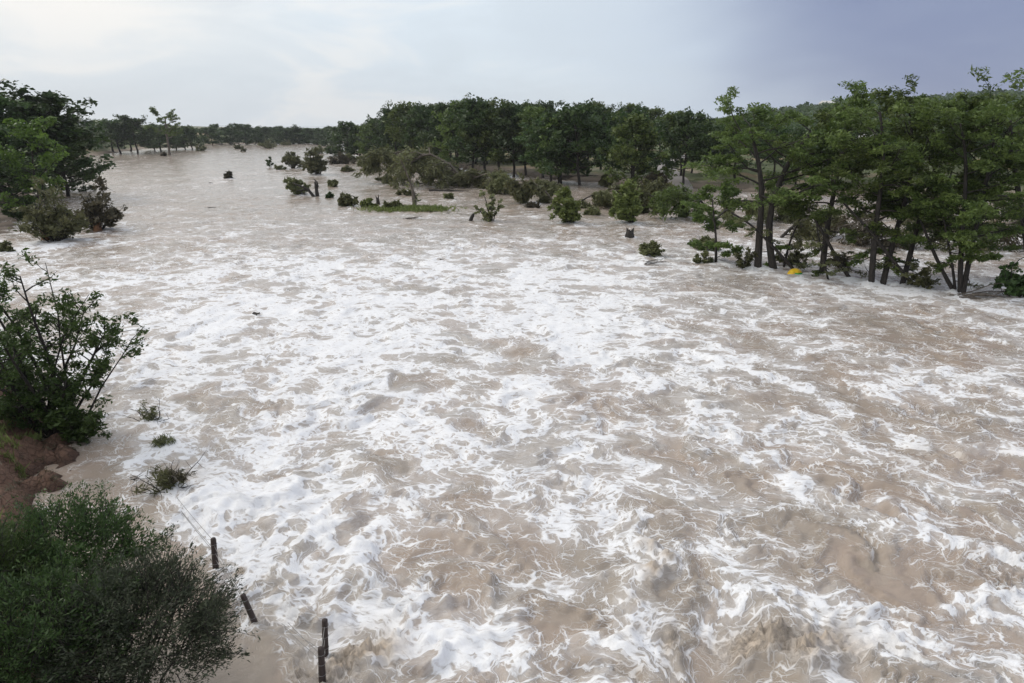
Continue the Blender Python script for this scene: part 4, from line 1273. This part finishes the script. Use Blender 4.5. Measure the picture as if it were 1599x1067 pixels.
# ------------------------------------------------------------------ bushes right under the bridge
def near_bush(name, px, py, zc, rx, ry, rz_, mat, label, clusters, per, leaf, aspect, seed, foot=None, cr=0.22):
    """a domed bush: limbs climb from the foot to a shell of leafy shoots"""
    gg = np.random.default_rng(seed)
    cx_, cy_ = at(px, py, zc)
    fx_, fy_ = (cx_ + foot[0], cy_ + foot[1]) if foot else (cx_, cy_)
    zb = gz(fx_, fy_)
    o = np.array([cx_ - fx_, cy_ - fy_, zc - zb])
    tb, C_, R_, A_ = [], [], [], []
    main = []
    for i in range(16):
        a, e = i * 2.4, gg.uniform(0.1, 1.4)
        d = np.array([math.cos(a) * math.cos(e) * rx, math.sin(a) * math.cos(e) * ry, math.sin(e) * rz_ * 0.9]) * 0.75
        s_ = np.linspace(0, 1, 7)[:, None]
        pts = s_ * (o + d) + (1 - s_) * np.array([0, 0, -0.3]) + s_ * (1 - s_) * np.array([0, 0, 1.0]) + gg.standard_normal((7, 3)) * 0.05
        main.append(pts)
        tb.append((pts, np.linspace(0.045, 0.010, 7), 1))
    boughs = []
    for i in range(26):                                    # separate leafy boughs, dark gaps between them
        a, e = i * 2.4, math.asin(min(0.99, -0.15 + 1.12 * (i + gg.random()) / 26))
        k_ = gg.uniform(0.70, 0.98)
        boughs.append((np.array([math.cos(a) * math.cos(e) * rx, math.sin(a) * math.cos(e) * ry, math.sin(e) * rz_]) * k_, gg.uniform(0.28, 0.46)))
    for i in range(clusters):
        bc, br = boughs[gg.integers(26)]
        a, e = gg.uniform(0, 6.28), math.asin(gg.uniform(-0.35, 1.0))
        d = bc + np.array([math.cos(a) * math.cos(e), math.sin(a) * math.cos(e), math.sin(e) * 0.75]) * br * (gg.random() ** 0.4)
        m_ = main[gg.integers(len(main))]
        p = o + d
        dirn = d / (np.linalg.norm(d) + 1e-9) + gg.standard_normal(3) * 0.45 + np.array([0, 0, 0.35])
        tw = bend(gg, p - dirn * 0.22, dirn, 0.42 + 0.45 * gg.random() ** 2, 4, 0.1, 0.15)
        tb.append((tw, np.linspace(0.010, 0.003, 4), 2))
        for fr in (0.35, 0.7, 0.99):
            cp, ax = along(tw, fr); C_.append(cp); R_.append(cr * (1.15 - 0.6 * fr) * gg.uniform(.7, 1.2)); A_.append(ax / (np.linalg.norm(ax) + 1e-9))
    for i in range(clusters // 2):                         # older shaded foliage fills the inside
        d = gg.standard_normal(3); d /= np.linalg.norm(d)
        d = d * np.array([rx, ry, rz_]) * gg.uniform(0.2, 0.78)
        if d[2] > -0.6:
            C_.append(o + d); R_.append(cr * 1.5); A_.append((0, 0, 0.3))
    cm = leaves_mesh(name + "_leaves", gg, C_, R_, per, leaf, mat, flat=0.9, up=0.35, aspect=aspect, axis=np.array(A_) * 0.9, spread_tint=0.5)
    return make_tree(name, (fx_, fy_, zb), tb, B_DARK, cm, label, "bush", trunk_name="limbs", crown_name="leaves", sides=(7, 5, 3))


near_bush("bank_bush", 105, 905, 2.3, 1.35, 1.5, 1.5, F_OAK, "dark green bush behind the silvery bush under the bridge", 620, 17, 0.060, 0.36, 1, (-0.6, -0.2))
near_bush("bank_bush", 215, 1010, 2.6, 1.5, 1.3, 1.4, F_GRY, "silvery grey-green bush with narrow leaves beside the backwater", 820, 17, 0.058, 0.26, 2, (-1.2, 0.3))
near_bush("bank_bush", 60, 1040, 2.7, 1.3, 1.2, 1.5, F_OAK, "deep green bush crowding the silvery bush under the bridge", 520, 16, 0.062, 0.3, 3, (-0.5, 0))
near_bush("feathery_bush", -12, 935, 2.9, 0.6, 0.9, 1.5, F_SHR, "vivid green feathery bush at the landward side of the dark green bush", 420, 16, 0.075, 0.12, 4, (-0.3, 0))

# dry stalks and roots littering the soil bank
g = np.random.default_rng(15)
cen = []
for _ in range(900):
    a, b_ = -13.8 + g.normal() * 1.8, 19.5 + g.normal() * 2.2
    z_ = gz(a, b_)
    if z_ > 0.1:
        cen.append((a, b_, z_ + 0.03))
cen = np.array(cen)
tag(put(bpy.data.objects.new("bank_litter", leaves_mesh("bank_litter", g, cen, np.full(len(cen), 0.12), 5, 0.22, F_DRB, flat=0.25, up=0.7, aspect=0.07))),
    "dry brown stalks and leaf litter on the red soil bank", "litter", kind="stuff")
cen = cen[g.permutation(len(cen))[:140]] + np.array([-1.6, 0.6, 0.0])
cen[:, 2] = [gz(a, b_) + 0.08 for a, b_, _ in cen]
tag(put(bpy.data.objects.new("bank_grass", leaves_mesh("bank_grass", g, cen, np.full(len(cen), 0.15), 24, 0.34, F_WIL, flat=0.6, up=0.05, aspect=0.07, axis=np.tile([0, 0, 1.0], (len(cen), 1))))),
    "dry yellow-green grass tufts on the red soil bank", "grass", kind="stuff")

# ------------------------------------------------------------------ the drowned wire fence
wood, t = new_mat("weathered_post")
oc = t.n("ShaderNodeTexCoord").outputs["Object"]
n_ = t.noise(t.vmath("MULTIPLY", oc, (1, 1, 0.12)), 26, 5, 0.7)
p_ = t.n("ShaderNodeBsdfPrincipled", {"Base Color": t.mix(n_, (0.022, 0.016, 0.014), (0.095, 0.068, 0.058)), "Roughness": 0.75,
                                      "Normal": t.n("ShaderNodeBump", {"Strength": 0.7, "Distance": 0.01, "Height": n_}).outputs[0]})
t.n("ShaderNodeOutputMaterial", {0: p_.outputs[0]})
steel, t = new_mat("galvanised_wire")
p_ = t.n("ShaderNodeBsdfPrincipled", {"Base Color": (0.30, 0.29, 0.28, 1), "Metallic": 0.8, "Roughness": 0.5})
t.n("ShaderNodeOutputMaterial", {0: p_.outputs[0]})
fence = empty("wire_fence", (*at(397, 968), 0))
tag(fence, "drowned wire fence of dark wooden posts between the backwater and the foam", "fence")
f0 = np.array(fence.location)


def post_from(px0, py0, px1, py1, r_, top_dy=0.0, z0=0.0):
    """foot pixel on the water, top pixel; returns foot and top"""
    bx, by = at(px0, py0, z0)
    a = np.array([bx, by, z0])
    return a, pix_at(px1, py1, by + top_dy)


tops = []
for (px0, py0, px1, py1, r_, dyy) in ((337, 886, 333, 841, 0.075, 0.0), (397, 970, 379, 929, 0.065, -0.05), (508, 1018, 507, 968, 0.07, 0.0), (503, 1059, 501, 1012, 0.075, 0.0)):
    a, b_ = post_from(px0, py0, px1, py1, r_, dyy)
    d = (b_ - a) / np.linalg.norm(b_ - a)
    pts = np.array([a - d * 1.4, a, a + (b_ - a) * 0.5, b_ - d * 0.02, b_]) - f0
    me = tubes_mesh("fence_post", [(pts, np.array([1, 1, 0.97, 0.96, 0.82]) * r_, 0)], wood, (9, 6, 4))
    po = put(bpy.data.objects.new("post", me), fence)
    tops.append((a, b_, d))
    for fr in (0.15, 0.5, 0.82):                          # wire staples, small bright loops on the post
        q = a + (b_ - a) * fr - f0
        th = np.linspace(-0.6, 3.7, 8)
        ring = np.stack([q[0] + np.cos(th) * r_ * 1.12, q[1] - np.sin(th) * r_ * 1.12, np.full(8, q[2])], 1)
        put(bpy.data.objects.new("tie", tubes_mesh("wire_tie", [(ring, np.full(8, 0.006), 2)], steel, (5, 4, 4))), po)


def wire(p0, p1, sag=0.05):
    s_ = np.linspace(0, 1, 10)[:, None]
    pts = p0 * (1 - s_) + p1 * s_ - np.array([0, 0, 1.0]) * (4 * s_ * (1 - s_)) * sag - f0
    put(bpy.data.objects.new("wire", tubes_mesh("fence_wire", [(pts, np.full(10, 0.0075), 2)], steel, (4, 4, 4))), fence)


a0 = np.array([*at(273, 775), 0.05]); a1 = np.array([*at(276, 790), 0.02])
P_ = [(lambda f, k=k: tops[k][0] + (tops[k][1] - tops[k][0]) * f) for k in range(4)]
wire(a0, P_[0](0.92), 0.03); wire(a1, P_[0](0.62), 0.03); wire(a1 + np.array([0.1, -.1, -0.05]), P_[0](0.5), 0.02)
for f in (0.90, 0.62, 0.35):
    wire(P_[0](f * 0.85), P_[1](f), 0.04)
a2 = np.array([*at(440, 975), 0.02])
wire(a2, P_[3](0.95), 0.02); wire(a2 + np.array([0.15, 0, 0.02]), P_[3](0.78), 0.02); wire(a2 + np.array([0.1, -.1, -0.02]), P_[3](0.6), 0.03)
for f in (0.9, 0.5, 0.15):
    wire(P_[3](f), P_[2](f * 0.95), 0.03)

# ------------------------------------------------------------------ the yellow and green float snagged under the cypresses
def plain(name, colr, rough=0.45):
    m_, t = new_mat(name)
    nn = t.noise(t.n("ShaderNodeTexCoord").outputs["Object"], 6.0, 4, 0.6)
    t.n("ShaderNodeOutputMaterial", {0: t.n("ShaderNodeBsdfPrincipled", {"Base Color": t.mix(t.step(nn, 0.45, 0.75), colr, tuple(v * 0.7 for v in colr)), "Roughness": rough}).outputs[0]})
    return m_


M_Y, M_G = plain("yellow_plastic", (0.85, 0.55, 0.01)), plain("green_plastic", (0.03, 0.36, 0.06))
X_, Y_ = at(1241, 429)
fl_root = empty("float", (X_, Y_, 0), 0.2)
tag(fl_root, "small yellow and green dome-shaped float snagged at the foot of a leaning trunk", "float")
for band, (l0, l1) in enumerate(((-0.35, 0.42), (0.44, np.pi / 2))):     # green skirt panels on one side, yellow dome panels above
    for k in range(6):
        nlat, nlon = 5, 6
        V = []
        a0_, a1_ = k * np.pi / 3, (k + 1) * np.pi / 3 - 0.02
        for la in np.linspace(l0, l1, nlat):
            for lo in np.linspace(0, 1, nlon):
                aa = a0_ + (a1_ - a0_) * lo
                bul = 1 + 0.05 * math.sin(lo * math.pi)
                V.append((0.56 * bul * math.cos(la) * math.cos(aa), 0.46 * bul * math.cos(la) * math.sin(aa), 0.50 * math.sin(la)))
        put(bpy.data.objects.new("panel", mesh_np("float_panel", V, grid_faces(nlat, nlon), M_G if band == 0 and k in (4, 5) else M_Y, True)), fl_root)

# ------------------------------------------------------------------ the paved path climbing from the water
pm, t = new_mat("old_asphalt")
oc = t.n("ShaderNodeNewGeometry").outputs["Position"]
n_ = t.noise(oc, 0.8, 6, 0.65)
pf = t.n("ShaderNodeBsdfPrincipled", {"Base Color": t.mix(n_, (0.20, 0.18, 0.17), (0.36, 0.33, 0.31)), "Roughness": 0.85})
t.n("ShaderNodeOutputMaterial", {0: pf.outputs[0]})
pix = [(1100, 304), (1078, 293), (1056, 281), (1041, 270), (1038, 262), (1046, 255), (1062, 249), (1085, 246)]
ctr = np.array([at(px, py, 1.2) for px, py in pix])
tt = np.linspace(0, len(ctr) - 1, 60)
cc = np.stack([np.interp(tt, np.arange(len(ctr)), ctr[:, k]) for k in range(2)], 1)
for _ in range(4):
    cc[1:-1] = (cc[:-2] + 2 * cc[1:-1] + cc[2:]) / 4
tn = np.gradient(cc, axis=0); tn /= np.linalg.norm(tn, axis=1)[:, None]
nn = np.stack([-tn[:, 1], tn[:, 0]], 1)
V = []
for k in range(-3, 4):
    q = cc + nn * k * 0.75
    V.append(np.column_stack([q, ground_z(q[:, 0], q[:, 1]) + 0.14]))
V = np.array(V)
zc = V[:, :, 2].max(0)
V[:, :, 2] = zc[None, :]
tag(put(bpy.data.objects.new("path", mesh_np("path", V.reshape(-1, 3), grid_faces(7, 60), pm, True))), kind="structure")

# ------------------------------------------------------------------ far away: wooded hill, houses, power line
g = np.random.default_rng(31)
N = 5200
az = g.uniform(0.18, 0.95, N); rr = g.uniform(430, 1150, N)
hx, hy = rr * np.sin(az), rr * np.cos(az)
hz = ground_z(hx, hy)
keep = hz > 3
cen = np.column_stack([hx, hy, hz + 2.0])[keep]
tag(put(bpy.data.objects.new("hillside_wood", leaves_mesh("hillside_wood", g, cen, g.uniform(3.0, 5.5, len(cen)), 10, 2.6, F_OAK, flat=0.8, up=0.6, aspect=0.75, spread_tint=0.7))),
    "dim wooded hillside behind the flooded cypresses", "wood", kind="stuff")
rr = g.uniform(620, 1500, 2600); az = g.uniform(-0.75, 0.2, 2600)
hx, hy = rr * np.sin(az), rr * np.cos(az)
cen = np.column_stack([hx, hy, ground_z(hx, hy) + 2.0])
cen = cen[~in_poly(hx, hy, RIVER)]
tag(put(bpy.data.objects.new("distant_wood", leaves_mesh("distant_wood", g, cen, g.uniform(4, 7, len(cen)), 9, 3.2, F_OAK, flat=0.7, up=0.6, aspect=0.8, spread_tint=0.7))),
    "grey-green distant wood along the skyline beyond the river bend", "wood", kind="stuff")

M_WALL, M_ROOF, M_GLASS = plain("white_render", (0.72, 0.70, 0.66), 0.8), plain("grey_roof", (0.30, 0.29, 0.29), 0.7), plain("dark_glass", (0.03, 0.035, 0.04), 0.1)


def box_mesh(name, x0, x1, y0, y1, z0, z1, mat):
    V = [(x_, y_, z_) for z_ in (z0, z1) for y_ in (y0, y1) for x_ in (x0, x1)]
    return mesh_np(name, V, [(0, 2, 3, 1), (4, 5, 7, 6), (0, 1, 5, 4), (1, 3, 7, 5), (3, 2, 6, 7), (2, 0, 4, 6)], mat)


def house(px, R_, w_, d_, h_, label, rz=0.0, roof_mat=M_ROOF):
    c = pix_at(px, 200, R_)
    zb = gz(c[0], R_)
    r_ = empty("house", (c[0], R_, zb - 0.3), rz)
    tag(r_, label, "house", "houses on the wooded hill")
    put(bpy.data.objects.new("wall", box_mesh("house_wall", -w_ / 2, w_ / 2, -d_ / 2, d_ / 2, 0, h_, M_WALL)), r_)
    o = 0.5
    V = [(-w_ / 2 - o, -d_ / 2 - o, h_), (w_ / 2 + o, -d_ / 2 - o, h_), (w_ / 2 + o, d_ / 2 + o, h_), (-w_ / 2 - o, d_ / 2 + o, h_), (-w_ / 2, 0, h_ + d_ * 0.28), (w_ / 2, 0, h_ + d_ * 0.28)]
    me = bpy.data.meshes.new("house_roof")
    me.from_pydata(V, [], [(0, 1, 5, 4), (2, 3, 4, 5), (1, 2, 5), (3, 0, 4), (3, 2, 1, 0)])
    me.materials.append(roof_mat)
    put(bpy.data.objects.new("roof", me), r_)
    for k in range(4):
        xx = -w_ * 0.38 + k * w_ * 0.25
        put(bpy.data.objects.new("window", box_mesh("house_window", xx - 0.7, xx + 0.7, -d_ / 2 - 0.06, -d_ / 2 + 0.05, h_ * 0.45, h_ * 0.8, M_GLASS)), r_)


house(1288, 900, 18, 12, 8, "long white house on the wooded hill crest above the swept-over cypress", 0.2, M_WALL)
house(1340, 900, 14, 11, 8, "white house on the hill crest between two cypress tops", -0.1, M_WALL)
house(1362, 890, 11, 10, 8, "small pale house next to the white house on the hill crest", 0.3)
house(1352, 230, 14, 9, 4.2, "low white building glimpsed through the cypresses on the right bank", 0.2, M_WALL)

steel_pole = B_GREY
wire_ends = []
for k, (px, Y_) in enumerate(((333, 520), (640, 470))):
    zt = pix_at(px, 196 if k == 0 else 192, Y_)[2]
    X_ = pix_at(px, 200, Y_)[0]
    zb = gz(X_, Y_)
    pole = empty("utility_pole", (X_, Y_, zb))
    tag(pole, ("slim utility pole rising from the far tree line" if k == 0 else "slim utility pole hidden among the grove tops carrying the power lines"), "utility pole", "utility poles")
    put(bpy.data.objects.new("pole", tubes_mesh("pole", [(np.array([[0, 0, -1.0], [0, 0, (zt - zb) * .5], [0, 0, zt - zb + 1]]), np.array([0.22, 0.2, 0.15]), 0)], B_GREY)), pole)
    put(bpy.data.objects.new("crossarm", box_mesh("crossarm", -1.4, 1.4, -0.08, 0.08, zt - zb - 0.1, zt - zb + 0.12, B_GREY)), pole)
    wire_ends.append(np.array([X_, Y_, zt]))
for k, dzz in enumerate((0.15, -1.6)):
    s_ = np.linspace(0, 1, 16)[:, None]
    a_, b_ = wire_ends
    pts = a_ * (1 - s_) + b_ * s_ + np.array([0, 0, dzz]) - np.array([0, 0, 2.0]) * 4 * s_ * (1 - s_)
    tag(put(bpy.data.objects.new("power_line", tubes_mesh("power_line", [(pts, np.full(16, 0.035), 2)], B_DARK, (4, 4, 4)))), ("upper" if k == 0 else "lower") + " power line strung across the far river", "power line", "power lines")

# ------------------------------------------------------------------ damp air over the whole valley
hm, t = new_mat("damp_air")
vol = t.n("ShaderNodeVolumePrincipled", {"Color": (0.93, 0.95, 0.98, 1.0), "Density": 0.00013, "Anisotropy": 0.2})
out = t.n("ShaderNodeOutputMaterial")
t.t.links.new(vol.outputs[0], out.inputs["Volume"])
hz_o = put(bpy.data.objects.new("haze", box_mesh("haze", -2350, 2350, -100, 2450, -30, 110, hm)))
tag(hz_o, "thin damp air hanging over the flooded valley", "haze", kind="stuff")
